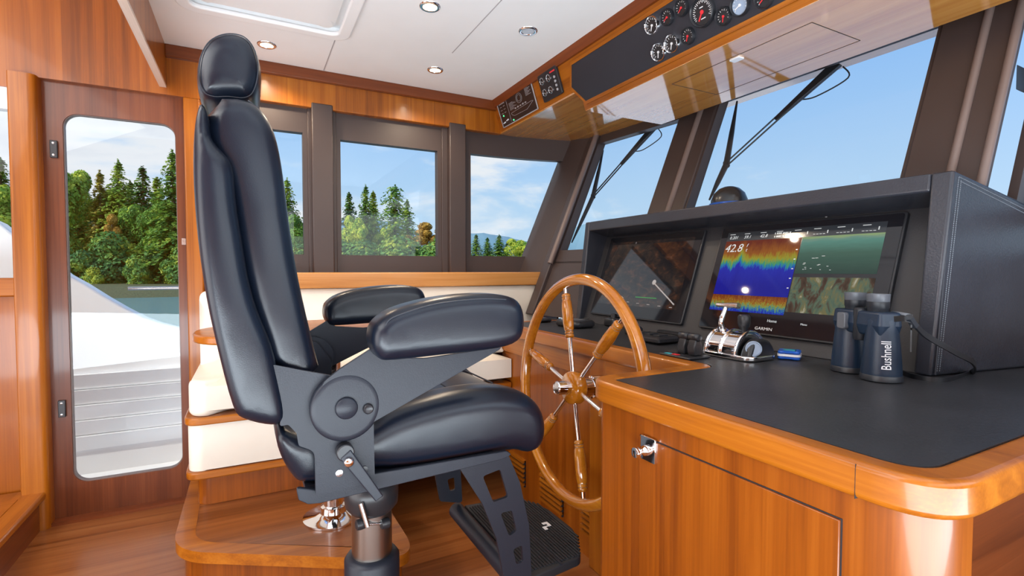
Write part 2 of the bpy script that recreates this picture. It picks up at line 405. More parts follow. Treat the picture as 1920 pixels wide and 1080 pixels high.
def frame(origin, zaxis, yhint=(0, 0, 1)):
    z = Vector(zaxis).normalized(); x = Vector(yhint).cross(z).normalized(); y = z.cross(x)
    return Matrix(((x.x, y.x, z.x, origin[0]), (x.y, y.y, z.y, origin[1]), (x.z, y.z, z.z, origin[2]), (0, 0, 0, 1)))
def rrect(x0, x1, y0, y1, r, n=6):
    out = []
    for cx, cy, a0 in ((x1-r, y0+r, -pi/2), (x1-r, y1-r, 0), (x0+r, y1-r, pi/2), (x0+r, y0+r, pi)):
        for k in range(n+1): a = a0+pi/2*k/n; out.append((cx+r*cos(a), cy+r*sin(a)))
    return out
def round_poly(P, R, n=6):
    """round the corners of polygon P with per-corner radii R"""
    out = []; L = len(P)
    for i in range(L):
        a, b, c = Vector(P[i-1]), Vector(P[i]), Vector(P[(i+1) % L]); r = R[i] if isinstance(R, (list, tuple)) else R
        if r <= 0: out.append(b); continue
        u = (a-b).normalized(); v = (c-b).normalized(); ang = u.angle(v); d = r/tan(ang/2)
        p0, p1 = b+u*d, b+v*d
        for k in range(n+1):
            t = k/n; out.append((1-t)**2*p0+2*t*(1-t)*b+t*t*p1)
    return out
def ring_prism(bm, outer, inner, a0, a1, axis='Z'):
    """outer/inner outlines of equal length joined to a flat ring with thickness"""
    def P(p, a): return {'Y': (p[0], a, p[1]), 'X': (a, p[0], p[1]), 'Z': (p[0], p[1], a)}[axis]
    n = len(outer); V = [[bm.verts.new(P(p, a)) for p in L] for L, a in ((outer, a0), (outer, a1), (inner, a1), (inner, a0))]
    for i in range(n):
        j = (i+1) % n
        for k in range(4): A, C_ = V[k], V[(k+1) % 4]; bm.faces.new((A[i], A[j], C_[j], C_[i]))
    return bm
def uvquad(M, x0, x1, y0, y1, z):
    bm = B(); uv = bm.loops.layers.uv.new('UVMap')
    c = [(x0, y0, 0, 0), (x1, y0, 1, 0), (x1, y1, 1, 1), (x0, y1, 0, 1)]
    vs = [bm.verts.new((a, b, z)) for a, b, _, _ in c]; f = bm.faces.new(vs)
    for l, q in zip(f.loops, c): l[uv].uv = (q[2], q[3])
    return bm
def text_bm(s, size, M, shear=0, sx=1.0, align='LEFT', ext=.0002):
    cu = bpy.data.curves.new('txt', 'FONT'); cu.body = s; cu.size = size; cu.shear = shear; cu.align_x = align; cu.extrude = ext; cu.resolution_u = 3
    o = bpy.data.objects.new('txt', cu); COL.objects.link(o); bpy.context.view_layer.update()
    me = bpy.data.meshes.new_from_object(o.evaluated_get(bpy.context.evaluated_depsgraph_get()))
    bm = B(); bm.from_mesh(me); bpy.data.objects.remove(o); bpy.data.meshes.remove(me)
    bmesh.ops.transform(bm, matrix=M @ Matrix.Diagonal((sx, 1, 1, 1)), verts=bm.verts)
    return bm
def add_bm(dst, src):
    me = bpy.data.meshes.new('tmp'); src.to_mesh(me); src.free(); dst.from_mesh(me); bpy.data.meshes.remove(me); return dst
def T(*a): return Matrix.Translation(Vector(a))
def copy_tree(o, parent=None):
    c = o.copy(); COL.objects.link(c); c.parent = parent
    for ch in [x for x in o.children]: copy_tree(ch, c)
    return c

YP = 2.70            # plane of the port wall
ZC = 2.035           # headliner
# ================================================================== THE SETTING
fl = bx(-2.4, 1.9, -0.62, 2.75, -.06, 0); struct('floor', fl, 'wood_floor')
ce = B()
# headliner with a recessed hatch panel
HX0, HX1, HY0, HY1 = -.19, .355, 1.30, 2.235
for a in ((-.31, HX0, -.62, 2.70), (HX1, 1.30, -.62, 2.70), (HX0, HX1, -.62, HY0), (HX0, HX1, HY1, 2.70)): box(ce, a[0], a[1], a[2], a[3], ZC, ZC+.03)
box(ce, HX0, HX1, HY0, HY1, ZC+.03, ZC+.06)
struct('ceiling', ce, 'headliner')
struct('ceiling_aft', bx(-2.4, -.31, -.62, 2.75, 2.35, 2.40), 'headliner')
q0 = rrect(HX0-.035, HX1+.035, HY0-.035, HY1+.035, .07, 8); q1 = rrect(HX0+.012, HX1-.012, HY0+.012, HY1-.012, .035, 8)
struct('trim_1', ring_prism(B(), q0, q1, ZC-.010, ZC+.008), 'headliner', bev=.006, seg=3, smooth=60)
struct('trim_2', pillow(rrect(HX0+.03, HX1-.03, HY0+.03, HY1-.03, .04, 4), ZC+.004, ZC+.05, .012, 3, 1, 'Z'), 'headliner')
# headliner seams (fine raised beads)
sb = B(); box(sb, .338, .342, HY1+.036, 2.645, ZC-.0015, ZC+.001); box(sb, .828, .832, 1.2, 2.17, ZC-.0012, ZC+.001)
struct('trim_3', sb, 'grey_mark')
# port wall
pw = B()
box(pw, -.81, .0, 2.68, 2.76, 1.822, 2.36)                    # over the door
struct('wall_port_upper', pw, 'wood_wall')
struct('wall_port_aft', bx(-2.4, -.81, 2.70, 2.76, 1.775, 2.36), 'wood_wall')
pb = B(); box(pb, 0, 1.335, 2.68, 2.76, 1.855, 1.985); struct('wall_port_band', pb, 'wood_band', bev=.004)
struct('trim_4', bx(-.31, 1.29, 2.655, 2.70, 1.982, ZC), 'wood_dark_X', bev=.003)
struct('wall_port', bx(-.2, 1.75, 2.70, 2.76, 0, 1.04), 'wood_panel')
struct('wall_port_lower', bx(-2.4, -.81, 2.715, 2.76, 0, .955), 'wood_wall')
struct('trim_5', bx(-2.4, -.81, 2.69, 2.77, .945, 1.02), 'wood_X', bev=.006)
# post beside the door, rounded edge
struct('trim_6', prism(B(), round_poly([(-.82, 2.72), (-.82, 2.64), (-.735, 2.64), (-.735, 2.72)], [0, .008, .028, 0]), .0, 1.822, 'Z'), 'wood_Z')
struct('trim_7', bx(-.250, -.185, 2.675, 2.76, 0, 1.822), 'wood_Z', bev=.006)
struct('trim_8', bx(-.185, -.10, 2.69, 2.76, 1.04, 1.855), 'wood_Z')
# door
d = sthing('door_1', (-.49, 2.70, 0))
dp = [(-.735, 0.0), (-.25, 0.0), (-.25, 1.822), (-.735, 1.822)]
gl_ = rrect(-.672, -.283, .150, 1.700, .055, 8)
dout = []
for i, p in enumerate(gl_):     # outer frame outline matched to the light opening, point for point
    cx, cy = (-.49), .92
    ex = -.25 if p[0] > cx else -.735; ey = 1.822 if p[1] > cy else 0.012
    k = i % 9; q = i//9
    if q == 0: P = (-.478+(ex+.478)*1, ey) if k > 4 else (p[0]+(ex-p[0])*k/4, ey)
    else: P = (ex, ey)
    dout.append(P)
dout = [(-.25, .012) if i < 9 else (-.25, 1.822) if i < 18 else (-.735, 1.822) if i < 27 else (-.735, .012) for i in range(36)]
# door leaf as four boards with a rounded light
lf = B()
def leaf(bm, y0, y1):
    n = len(gl_)
    def V(p, y): return bm.verts.new((p[0], y, p[1]))
    O = [V(p, y0) for p in gl_]; O2 = [V(p, y1) for p in gl_]
    cor = [(-.25, .012), (-.25, 1.822), (-.735, 1.822), (-.735, .012)]
    C1 = [V(p, y0) for p in cor]; C2 = [V(p, y1) for p in cor]
    for q in range(4):
        for k in range(8):
            i = q*9+k
            bm.faces.new((O[i], O[i+1], C1[q])); bm.faces.new((O2[i+1], O2[i], C2[q]))
        i = q*9+8; j = (i+1) % n
        bm.faces.new((O[i], O[j], C1[(q+1) % 4], C1[q])); bm.faces.new((O2[j], O2[i], C2[q], C2[(q+1) % 4]))
        bm.faces.new((C1[q], C1[(q+1) % 4], C2[(q+1) % 4], C2[q]))
    for i in range(n): j = (i+1) % n; bm.faces.new((O[i], O2[i], O2[j], O[j]))
leaf(lf, 2.705, 2.745)
obj('door_leaf', lf, 'wood_door', d)
obj('glass_pane', prism(B(), gl_, 2.722, 2.726, 'Y'), 'window_glass', d, smooth=20)
obj('rubber_seal', ring_prism(B(), gl_, inset(gl_, .003), 2.712, 2.738, 'Y'), 'rib_brown', d)
for z in (1.545, .475):
    h = obj('hinge', bx(-.712, -.688, 2.693, 2.706, z-.035, z+.035), 'black_plastic', d, bev=.002)
    sc_ = B()
    for q in (-.024, .024): lathe(sc_, [(.004, 0), (.004, .002), (0, .003)], frame((-.70, 2.693, z+q), (0, -1, 0)), 10)
    obj('screw', sc_, 'steel', h)
obj('latch', bx(-.268, -.252, 2.694, 2.706, 1.165, 1.195), 'steel', d, bev=.001)
struct('trim_43', bx(-.735, -.25, 2.66, 2.76, 0, .014), 'wood_dark_X')
# athwartships beam dropping below the headliner, pale underside
struct('trim_9', bx(-.335, -.310, -.62, 2.685, 1.862, 2.36), 'wood_Z')
struct('trim_10', bx(-.3352, -.3098, -.62, 2.685, 1.852, 1.863), 'wood_edge')
# raised step by the aft entry
struct('trim_11', bx(-2.4, -.765, 1.2, 2.70, 0, .125), 'wood_dark_Y')
struct('trim_12', bx(-2.4, -.745, 1.2, 2.70, .125, .155), 'wood_Y', bev=.008)
struct('trim_13', bx(-1.4, -.815, 1.3, 2.60, .1545, .157), 'wood_X')
struct('trim_14', bx(-.845, -.835, 1.3, 2.45, .156, .158), 'black_rubber')
# brown window frames along the port side
def side_window(n, x0, x1, z0, z1, fx0, fx1, fz0=1.03, fz1=1.875):
    r = sthing('window_%d' % n, ((x0+x1)/2, YP, fz0))
    f = B()
    box(f, fx0, x0, 2.715, 2.76, fz0, fz1); box(f, x1, fx1, 2.715, 2.76, fz0, fz1)
    box(f, x0, x1, 2.715, 2.76, z1, fz1); box(f, x0, x1, 2.715, 2.76, fz0, z0)
    obj('window_frame', f, 'frame_brown', r)
    b2 = B()
    s = .022
    box(b2, fx0+.004, x0-s, 2.705, 2.72, fz0, fz1); box(b2, x1+s, fx1-.004, 2.705, 2.72, fz0, fz1)
    obj('frame_bead', b2, 'frame_brown', r, bev=.003)
    obj('glass_pane', bx(x0, x1, 2.742, 2.746, z0, z1), 'window_glass', r)
    return r
side_window(1, -.08, .245, 1.13, 1.735, -.14, .29)
side_window(2, .425, .948, 1.13, 1.722, .375, 1.01)
struct('trim_15', bx(.283, .385, 2.675, 2.75, 1.03, 1.88), 'frame_brown', bev=.006)
struct('trim_16', bx(1.005, 1.105, 2.675, 2.75, 1.03, 1.88), 'frame_brown', bev=.006)
# curving forward window (the glass bows in towards the bow)
r = sthing('window_3', (1.5, 2.68, 1.03))
def bow(x): return 2.735-(max(0, x-1.15)**2)*.22
def xr(z): return 1.555+(z-1.14)*.415
def bow_strip(bm, z0, z1, xa0, xa1, xb0, xb1, off0, off1, n=12):
    V = []
    for (z, xa, xb) in ((z0, xa0, xb0), (z1, xa1, xb1)):
        for off in (off0, off1): V.append([bm.verts.new((xa+(xb-xa)*i/n, bow(xa+(xb-xa)*i/n)+off, z)) for i in range(n+1)])
    A, A2, C1, C2 = V
    for i in range(n):
        for P, Q in ((A, C1), (C2, A2), (A2, A), (C1, C2)): bm.faces.new((P[i], P[i+1], Q[i+1], Q[i]))
    for i in (0, n): bm.faces.new((A[i], A2[i], C2[i], C1[i]))
ZT = 1.775
f = B(); bow_strip(f, 1.03, 1.135, 1.13, 1.13, xr(1.03)+.1, xr(1.135)+.1, -.015, .03); bow_strip(f, ZT-.045, 1.87, 1.13, 1.13, xr(ZT)+.03, xr(1.87)+.03, -.015, .03)
bow_strip(f, 1.03, 1.87, 1.10, 1.10, 1.15, 1.15, -.02, .03, 2)
obj('window_frame', f, 'frame_brown', r)
g = B(); bow_strip(g, 1.13, ZT, 1.14, 1.14, xr(1.13)+.02, xr(ZT)+.02, .006, .010); obj('glass_pane', g, 'window_glass', r)
# windscreen: three raked panes between leaning pillars
def wx(y, z):
    x = 1.75+.42*(z-1.33)
    if y > 1.72: x -= .10*(y-1.72)
    if y < .598: x += .15
    return x
def lean(bm, ya, yb, z0, z1, o0, o1):
    return hexa(bm, [(wx(ya, z0)+o0, ya, z0), (wx(yb, z0)+o0, yb, z0), (wx(yb, z0)+o1, yb, z0), (wx(ya, z0)+o1, ya, z0)],
                    [(wx(ya, z1)+o0, ya, z1), (wx(yb, z1)+o0, yb, z1), (wx(yb, z1)+o1, yb, z1), (wx(ya, z1)+o1, ya, z1)])
def lean_rod(bm, y, z0, z1, o, r): return tube(bm, [(wx(y, z0)+o, y, z0), (wx(y, z1)+o, y, z1)], r, 14)
ZB, ZW = 1.09, 1.90
panes = ((4, 1.86, 2.438, 1.165, 1.805), (5, .80, 1.63, 1.12, 1.835), (6, -.30, .575, 1.22, 1.80))
for n_, ya, yb, za, zb_ in panes:
    r = sthing('window_%d' % n_, (wx((ya+yb)/2, za), (ya+yb)/2, za))
    f = B(); lean(f, ya-.02, yb+.02, zb_, ZW+.03, -.02, .032); lean(f, ya-.02, yb+.02, 1.17 if n_ == 6 else ZB, za, -.02, .05)
    lean(f, ya-.022, ya, za, zb_, -.02, .032); lean(f, yb, yb+.022, za, zb_, -.02, .032)
    obj('window_frame', f, 'frame_brown', r)
    obj('glass_pane', lean(B(), ya, yb, za, zb_, .02, .026), 'window_glass', r)
struct('wall_forward', bx(1.92, 1.98, -.62, 2.72, 0, 1.10), 'frame_brown')
struct('trim_40', bx(1.66, 1.90, .64, 2.0, 1.075, 1.095), 'dash_vinyl')
struct('trim_41', lean(B(), 2.06, 2.50, .80, 1.10, -.02, .05), 'frame_brown')
tp = B(); lean(tp, 2.45, 2.52, .80, ZW, -.045, .03)
hexa(tp, [(1.46, 2.755, 1.03), (1.46, 2.68, 1.03), (wx(2.5, 1.03)-.03, 2.50, 1.03), (wx(2.5, 1.03)+.1, 2.56, 1.03)], [(1.795, 2.70, 1.87), (1.795, 2.60, 1.87), (wx(2.5, 1.87)-.03, 2.50, 1.87), (wx(2.5, 1.87)+.1, 2.6, 1.87)])
struct('trim_17', tp, 'frame_brown', bev=.006)
struct('trim_18', lean_rod(B(), 2.452, ZB, ZW, -.045, .016), 'rib_brown')
struct('trim_19', lean(B(), 1.64, 1.855, ZB, ZW, -.028, .035), 'frame_brown', bev=.006)
struct('trim_20', lean_rod(B(), 1.725, ZB, ZW, -.03, .016), 'rib_brown')
struct('trim_21', lean(B(), .605, .79, ZB, ZW, -.028, .035), 'frame_brown', bev=.006)
struct('trim_22', lean_rod(B(), .672, ZB, ZW, -.03, .011), 'rib_brown')
struct('trim_23', lean_rod(B(), .600, ZB, ZW, -.03, .011), 'rib_brown')
# overhead: sloping fascia, upper soffit and the deep gauge box
KF = .343
def fx(z): return 1.333+(1.86-z)*KF
fa = B(); hexa(fa, [(fx(1.86), 1.885, 1.86), (fx(1.86), 2.70, 1.86), (fx(1.86)+.03, 2.70, 1.86), (fx(1.86)+.03, 1.885, 1.86)], [(fx(ZC), 1.885, ZC), (fx(ZC), 2.70, ZC), (fx(ZC)+.03, 2.70, ZC), (fx(ZC)+.03, 1.885, ZC)])
struct('wall_forward_fascia', fa, 'wood_Y')
struct('ceiling_soffit', prism(B(), [(fx(1.86)-.002, 1.87), (fx(1.86)-.002, 2.70), (1.80, 2.72), (2.05, 2.3), (2.1, 1.8)], 1.858, 1.90, 'Z'), 'wood_soffit')
ZBX = 1.775
bt = B()
prism(bt, [(fx(ZBX), ZBX), (fx(ZC), ZC), (2.15, ZC), (2.15, 1.90), (1.822, 1.845), (1.822, ZBX)], -.62, 1.885, 'Y')
struct('ceiling_box', bt, 'wood_Y')
bt = B(); prism(bt, [(fx(ZBX)+.001, -.62), (fx(ZBX)+.001, 1.883), (1.82, 1.883), (1.82, -.62)], ZBX-.002, ZBX+.001, 'Z'); struct('ceiling_box_underside', bt, 'wood_soffit')
struct('trim_24', prism(B(), [(fx(1.995)-.012, 1.995), (fx(ZC)-.012, ZC), (fx(ZC)+.002, ZC), (fx(1.995)+.002, 1.995)], -.62, 2.66, 'Y'), 'wood_dark_Y')
struct('ceiling_forward', bx(1.83, 2.2, -.62, 2.0, 1.89, 1.93), 'wood_soffit')
# access panel outline and latch on the underside
gp = B(); XA, XB2, YA, YB2 = 1.465, 1.715, .913, 1.46
for a in ((XA, XB2, YA-.001, YA+.001), (XA, XB2, YB2-.001, YB2+.001), (XA-.001, XA+.001, YA, YB2), (XB2-.001, XB2+.001, YA, YB2)): box(gp, a[0], a[1], a[2], a[3], ZBX-.0028, ZBX-.0018)
struct('trim_25', gp, 'black_rubber')
tag(obj('push_latch', prism(B(), rrect(1.472, 1.502, 1.165, 1.205, .005, 3), ZBX-.007, ZBX-.002, 'Z'), 'white_plastic', bev=.001), 'small white rectangular push latch on the glossy overhead access panel', 'latch')
# walls behind the camera, with window openings that let in daylight
sw = B()
for a in ((-2.4, 2.1, 0, 1.0), (-2.4, 2.1, 1.75, 2.4)): box(sw, a[0], a[1], -.70, -.62, a[2], a[3])
for a in ((-2.4, -.25), (.45, .55), (1.95, 2.1)): box(sw, a[0], a[1], -.70, -.62, 1.0, 1.75)
struct('wall_starboard', sw, 'wood_X')
struct('wall_aft', bx(-2.48, -2.4, -.70, 2.76, 0, 2.4), 'wood_Y')
# aft port window
r = sthing('window_7', (-1.5, 2.73, 1.02))
f = B(); box(f, -2.4, -2.2, 2.71, 2.76, 1.02, 1.775); box(f, -.835, -.81, 2.71, 2.76, 1.02, 1.775); box(f, -2.2, -.835, 2.71, 2.76, 1.69, 1.775)
obj('window_frame', f, 'gelcoat', r); obj('glass_pane', bx(-2.2, -.835, 2.735, 2.739, 1.02, 1.69), 'window_glass', r)
# capping rail behind the settee
struct('trim_26', prism(B(), round_poly([(-.10, 2.52), (1.70, 2.52), (1.80, 2.60), (1.62, 2.72), (-.10, 2.72)], [0, .05, 0, 0, 0]), .965, 1.040, 'Z'), 'wood_light_X', bev=.006, seg=3)
# roof edge outside and side deck with its moulded bulwark
struct('ceiling_eave', bx(-2.4, 2.3, 2.76, 2.90, 2.04, 2.14), 'frame_brown')
struct('ceiling_roof', bx(-2.6, 2.4, -2.8, 2.80, 2.42, 2.50), 'gelcoat')  # unseen starboard overhang extended to keep the sun out of the windows
struct('floor_side_deck', bx(-5, 3, 2.77, 3.6, -.10, -.04), 'gelcoat')
YB = 3.40
bw = [(-4.0, 1.9), (-2.1, 1.9)]
cv = [onY(u, v, YB) for u, v in ((-40, 400), (0, 418), (33, 446), (90, 484), (127, 515), (160, 533), (200, 558), (235, 578), (270, 596), (300, 607), (340, 617), (420, 630))]
pts = [(-3.5, 1.6)]+[(p.x, p.z) for p in cv]+[(2.2, cv[-1].z-.03), (2.2, -.1), (-3.5, -.1)]
struct('wall_bulwark', prism(B(), pts, YB, YB+.10, 'Y'), 'gelcoat', bev=.012, seg=3, smooth=50)
for i in range(5):
    z0 = .50-i*.082
    struct('trim_%d' % (27+i), hexa(B(), [(-1.25, YB+.01, z0-.078), (.6, YB+.01, z0-.078), (.6, YB-.012, z0-.078), (-1.25, YB-.012, z0-.078)], [(-1.25, YB+.01, z0), (.6, YB+.01, z0), (.6, YB-.034, z0), (-1.25, YB-.034, z0)]), 'gelcoat')

struct('floor_foredeck', bx(2.25, 7.0, -2.4, 5.2, .66, .74), 'gelcoat')
# ================================================================== THINGS
# ---- ceiling lamps
def downlight(x, y, label, lit=True):
    t_ = thing('downlight', label, 'ceiling light', (x, y, ZC), group=None)
    M = frame((x, y, ZC+.001), (0, 0, -1), (0, 1, 0))
    obj('trim_ring', lathe(B(), [(.026, .001), (.027, .005), (.034, .007), (.039, .004), (.040, .0)], M, 36), 'chrome', t_, smooth=60)
    obj('lamp_lens', lathe(B(), [(.026, .0), (.026, .003), (0, .0045)], M, 30), 'lamp_warm' if lit else 'lamp_off', t_)
    if lit:
        l = bpy.data.lights.new('downlight_bulb', 'SPOT'); l.energy = 17; l.color = (1, .80, .58); l.spot_size = radians(150); l.spot_blend = .7; l.shadow_soft_size = .018
        o = bpy.data.objects.new('downlight_bulb', l); COL.objects.link(o); o.parent = t_; o.location = (0, 0, -.03)
downlight(.083, 2.469, 'lit downlight in the ceiling just right of the headrest')
downlight(.613, 1.832, 'lit downlight at the top of the view beside the ceiling hatch')
downlight(1.032, 1.829, 'unlit round fitting in the ceiling near the gauge box', False)
downlight(.825, 2.39, 'lit downlight nearest the port window band, above the middle window')

# ---- overhead gauges
FN = Vector((-1, 0, -KF)).normalized()       # fascia faces aft and down
def fpt(u, v):
    n = Vector((1, 0, KF)); d = ray(u, v); return CAM+d*((Vector((1.333, 0, 1.86))-CAM).dot(n)/d.dot(n))
FM = frame((1.333, 1.2, 1.86), FN)           # local x to starboard, y up along the fascia
FI = FM.inverted()
def fl2(u, v): p = FI @ fpt(u, v); return (p.x, p.y)
pan = thing('instrument_fascia', 'long black panel with cut corner set in the wooden overhead box', 'instrument panel', mat4=FM)
ext = [fl2(1073, 122), fl2(1073, 163), fl2(1100, 189)]
yb_, yt_ = fl2(1455, 0)[1], ext[0][1]
out = [(ext[0][0], yt_), (ext[1][0], ext[1][1]), (ext[2][0], yb_), (1.55, yb_), (1.55, yt_)]
yb_ = ext[2][1]; out = [(ext[0][0], yt_), (ext[1][0], ext[1][1]), (ext[2][0], yb_), (1.55, yb_), (1.55, yt_)]
obj('panel_board', prism(B(), out, .001, .004, 'Z'), 'fascia_black', pan, local=True)
io = inset(out, -.014)
obj('panel_frame', ring_prism(B(), io, out, .0, .007, 'Z'), 'wood_X', pan, local=True, bev=.002)
GL = [(1226, 47, .031, 's', 'silver-rimmed gauge, leftmost of the upper row on the overhead panel'), (1254, 32, .027, 'k', 'small black gauge second from left in the upper row'),
      (1281, 14, .027, 'k', 'small black gauge just left of the big gauge'), (1320, 22, .046, 'k', 'largest black gauge with red needle on the overhead panel'),
      (1360, 30, .027, 'k', 'small black gauge just right of the big gauge'), (1391, 9, .031, 'g', 'gauge with bluish glare across its glass'),
      (1436, -4, .028, 'k', 'black gauge cut off by the top edge, rightmost on the overhead panel'), (1238, 97, .031, 's', 'silver-rimmed gauge, leftmost of the lower row on the overhead panel'),
      (1263, 81, .031, 's', 'silver-rimmed gauge in the middle of the lower row'), (1293, 67, .027, 'k', 'small black gauge at the right end of the lower row')]
for i, (u, v, r, kind, lab) in enumerate(GL):
    x, y = fl2(u, v); M = FM @ T(x, y, .004)
    g = thing('gauge', lab, 'gauge', mat4=M)
    obj('bezel', lathe(B(), [(r*.84, .004), (r*.86, .011), (r*.93, .014), (r, .010), (r*1.04, .0)], None, 40), 'chrome' if kind == 's' else 'black_plastic', g, local=True, smooth=60)
    obj('dial', lathe(B(), [(r*.86, .0), (r*.86, .005), (0, .005)], None, 36), 'gauge_blue_glare' if kind == 'g' else 'gauge_face', g, local=True)
    tk = B(); nt_ = 24 if r > .04 else 11
    for k in range(nt_):
        a = radians(-30+240*k/(nt_-1)); L = .13 if k % 2 else .2
        box_ = B(); box(box_, r*(.78-L), r*.78, -r*.014-.0003, r*.014+.0003, .0052, .0058); bmesh.ops.rotate(box_, cent=(0, 0, 0), matrix=Matrix.Rotation(a, 3, 'Z'), verts=box_.verts); add_bm(tk, box_)
    if r > .04: box(tk, -.009, .009, -.021, -.018, .0052, .0058); box(tk, -.007, .007, .013, .016, .0052, .0058)
    obj('scale_marks', tk, 'white_mark', g, local=True)
    a = radians((-120, 205, 215, 232, 250, 200, 210, -110, -115, 240)[i])
    nd = B(); box(nd, -r*.12, r*.62, -r*.05, r*.05, .0062, .0075); lathe(nd, [(r*.14, .005), (r*.14, .008), (0, .009)], None, 14)
    bmesh.ops.rotate(nd, cent=(0, 0, 0), matrix=Matrix.Rotation(a, 3, 'Z'), verts=nd.verts)
    obj('needle', nd, 'red_mark' if kind == 'k' else 'white_mark', g, local=True)
# alarm plaque
c4 = [fl2(*q) for q in ((932, 190), (997, 150), (1009, 200), (947, 243))]
x0, x1 = (c4[0][0]+c4[3][0])/2, (c4[1][0]+c4[2][0])/2; y1, y0 = (c4[0][1]+c4[1][1])/2, (c4[2][1]+c4[3][1])/2
pl = thing('alarm_panel', 'dark brown boat-systems display plaque with white diagram and green lights', 'panel', mat4=FM)
obj('plaque', bx(x0, x1, y0, y1, .001, .006), 'plaque_brown', pl, local=True, bev=.001)
fr_ = B(); W_ = x1-x0; H_ = y1-y0
for a in ((x0, x1, y0-.002, y0+.003), (x0, x1, y1-.003, y1+.002), (x0-.002, x0+.003, y0, y1), (x1-.003, x1+.002, y0, y1)): box(fr_, a[0], a[1], a[2], a[3], .004, .008)
obj('plaque_rim', fr_, 'grey_mark', pl, local=True)
mk = B(); dx = x0+W_*.27; box(mk, dx, dx+.0015, y0+.008, y1-.008, .006, .0066)
for i in range(8): box(mk, x0+W_*.32, x0+W_*(.43+.04*((i*7) % 3)), y1-H_*(.30+.035*i), y1-H_*(.31+.035*i), .006, .0066)
for i in range(8): box(mk, x0+W_*.80, x0+W_*(.88+.03*((i*5) % 3)), y1-H_*(.14+.035*i), y1-H_*(.15+.035*i), .006, .0066)
for k in range(24):
    a = 2*pi*k/24; a2 = a+.3
    for rr in (.030, .020): tube(mk, [(x0+W_*.62+rr*cos(a), y1-H_*.32+rr*sin(a)*.8, .0064), (x0+W_*.62+rr*cos(a2), y1-H_*.32+rr*sin(a2)*.8, .0064)], .0007, 4)
# hull outline of the diagram
hull = [(.33, .72), (.40, .80), (.75, .82), (.94, .66), (.90, .64), (.33, .66)]
for a, b_ in zip(hull, hull[1:]+hull[:1]): tube(mk, [(x0+W_*a[0], y1-H_*a[1], .0064), (x0+W_*b_[0], y1-H_*b_[1], .0064)], .0008, 4)
for i in range(5): box(mk, x0+W_*(.45+.07*i), x0+W_*(.49+.07*i), y1-H_*.60, y1-H_*(.56-.01*(i % 2)), .006, .0066)
for i in range(3):
    for j in range(2): box(mk, x0+W_*(.06+.09*j), x0+W_*(.11+.09*j), y1-H_*(.26+.12*i), y1-H_*(.275+.12*i), .006, .0066)
box(mk, x0+W_*.05, x0+W_*.21, y1-H_*.17, y1-H_*.12, .006, .0066); box(mk, x0+W_*.36, x0+W_*.62, y1-H_*.13, y1-H_*.10, .006, .0066)
obj('printed_diagram', mk, 'grey_mark', pl, local=True)
for a, b_ in ((.10, .60), (.34, .92)): obj('indicator_light', lathe(B(), [(.005, .006), (.004, .009), (0, .010)], T(x0+W_*a, y1-H_*b_, 0), 12), 'led_green', pl, local=True)
for a, b_ in ((.10, .84), (.20, .80)): obj('toggle_switch', tube(B(), [(x0+W_*a, y1-H_*b_, .006), (x0+W_*a, y1-H_*b_-.006, .022)], .004, 10, r2=.0025), 'white_plastic', pl, local=True)
# engine key/switch cluster
c4 = [fl2(*q) for q in ((1010, 141), (1046, 123), (1058, 172), (1025, 194))]
x0, x1 = (c4[0][0]+c4[3][0])/2, (c4[1][0]+c4[2][0])/2; y1, y0 = (c4[0][1]+c4[1][1])/2, (c4[2][1]+c4[3][1])/2
pl = thing('instrument_cluster', 'small black engine instrument cluster with four round dials', 'panel', mat4=FM)
obj('housing', prism(B(), rrect(x0, x1, y0, y1, .008, 4), .001, .014, 'Z'), 'black_plastic', pl, local=True, bev=.002)
W_ = x1-x0; H_ = y1-y0
for a, b_ in ((.2, .26), (.55, .28), (.2, .68), (.52, .70)):
    M = T(x0+W_*a, y1-H_*b_, .013)
    dd = obj('dial', lathe(B(), [(.013, 0), (.013, .003), (0, .003)], M, 24), 'gauge_face', pl, local=True)
    obj('bezel', lathe(B(), [(.013, .002), (.0145, .006), (.0175, .005), (.018, 0)], M, 24), 'steel', dd, local=True, smooth=60)
    obj('needle', tube(B(), [(M.translation.x, M.translation.y, .018), (M.translation.x+.005, M.translation.y-.008, .018)], .0009, 6), 'white_mark', dd, local=True)
for b_ in (.35, .5, .65, .8): obj('button', lathe(B(), [(.006, .013), (.006, .018), (0, .019)], T(x0+W_*.84, y1-H_*b_, 0), 12), 'grey_mark', pl, local=True)
obj('red_label', bx(x0+W_*.66, x0+W_*.92, y1-H_*.16, y1-H_*.11, .014, .0148), 'red_mark', pl, local=True)

# ---- helm console and desk
ZD = .80
XF = .70; YN = .265
con = thing('helm_console', 'varnished wooden helm console with black desk top and rounded corners', 'console', (1.2, 1.1, 0))
outer = round_poly([(2.0, YN), (XF, YN), (XF, .955), (1.035, .955), (1.035, 2.17), (2.0, 2.17)], [0, .085, .055, .012, 0, 0], 10)
inner = round_poly([(2.0, YN+.045), (XF+.042, YN+.045), (XF+.042, .905), (1.085, .905), (1.085, 2.13), (2.0, 2.13)], [0, .05, .006, .05, 0, 0], 10)
obj('wood_edging', ring_prism(B(), outer, inner, ZD-.050, ZD, 'Z'), 'wood_light_X' if 0 else 'desk_edge' if 'desk_edge' in MAT else 'wood_Y', con, bev=.009, seg=4, smooth=50)
obj('desk_top', prism(B(), inner, ZD-.03, ZD-.0015, 'Z'), 'dash_vinyl', con)
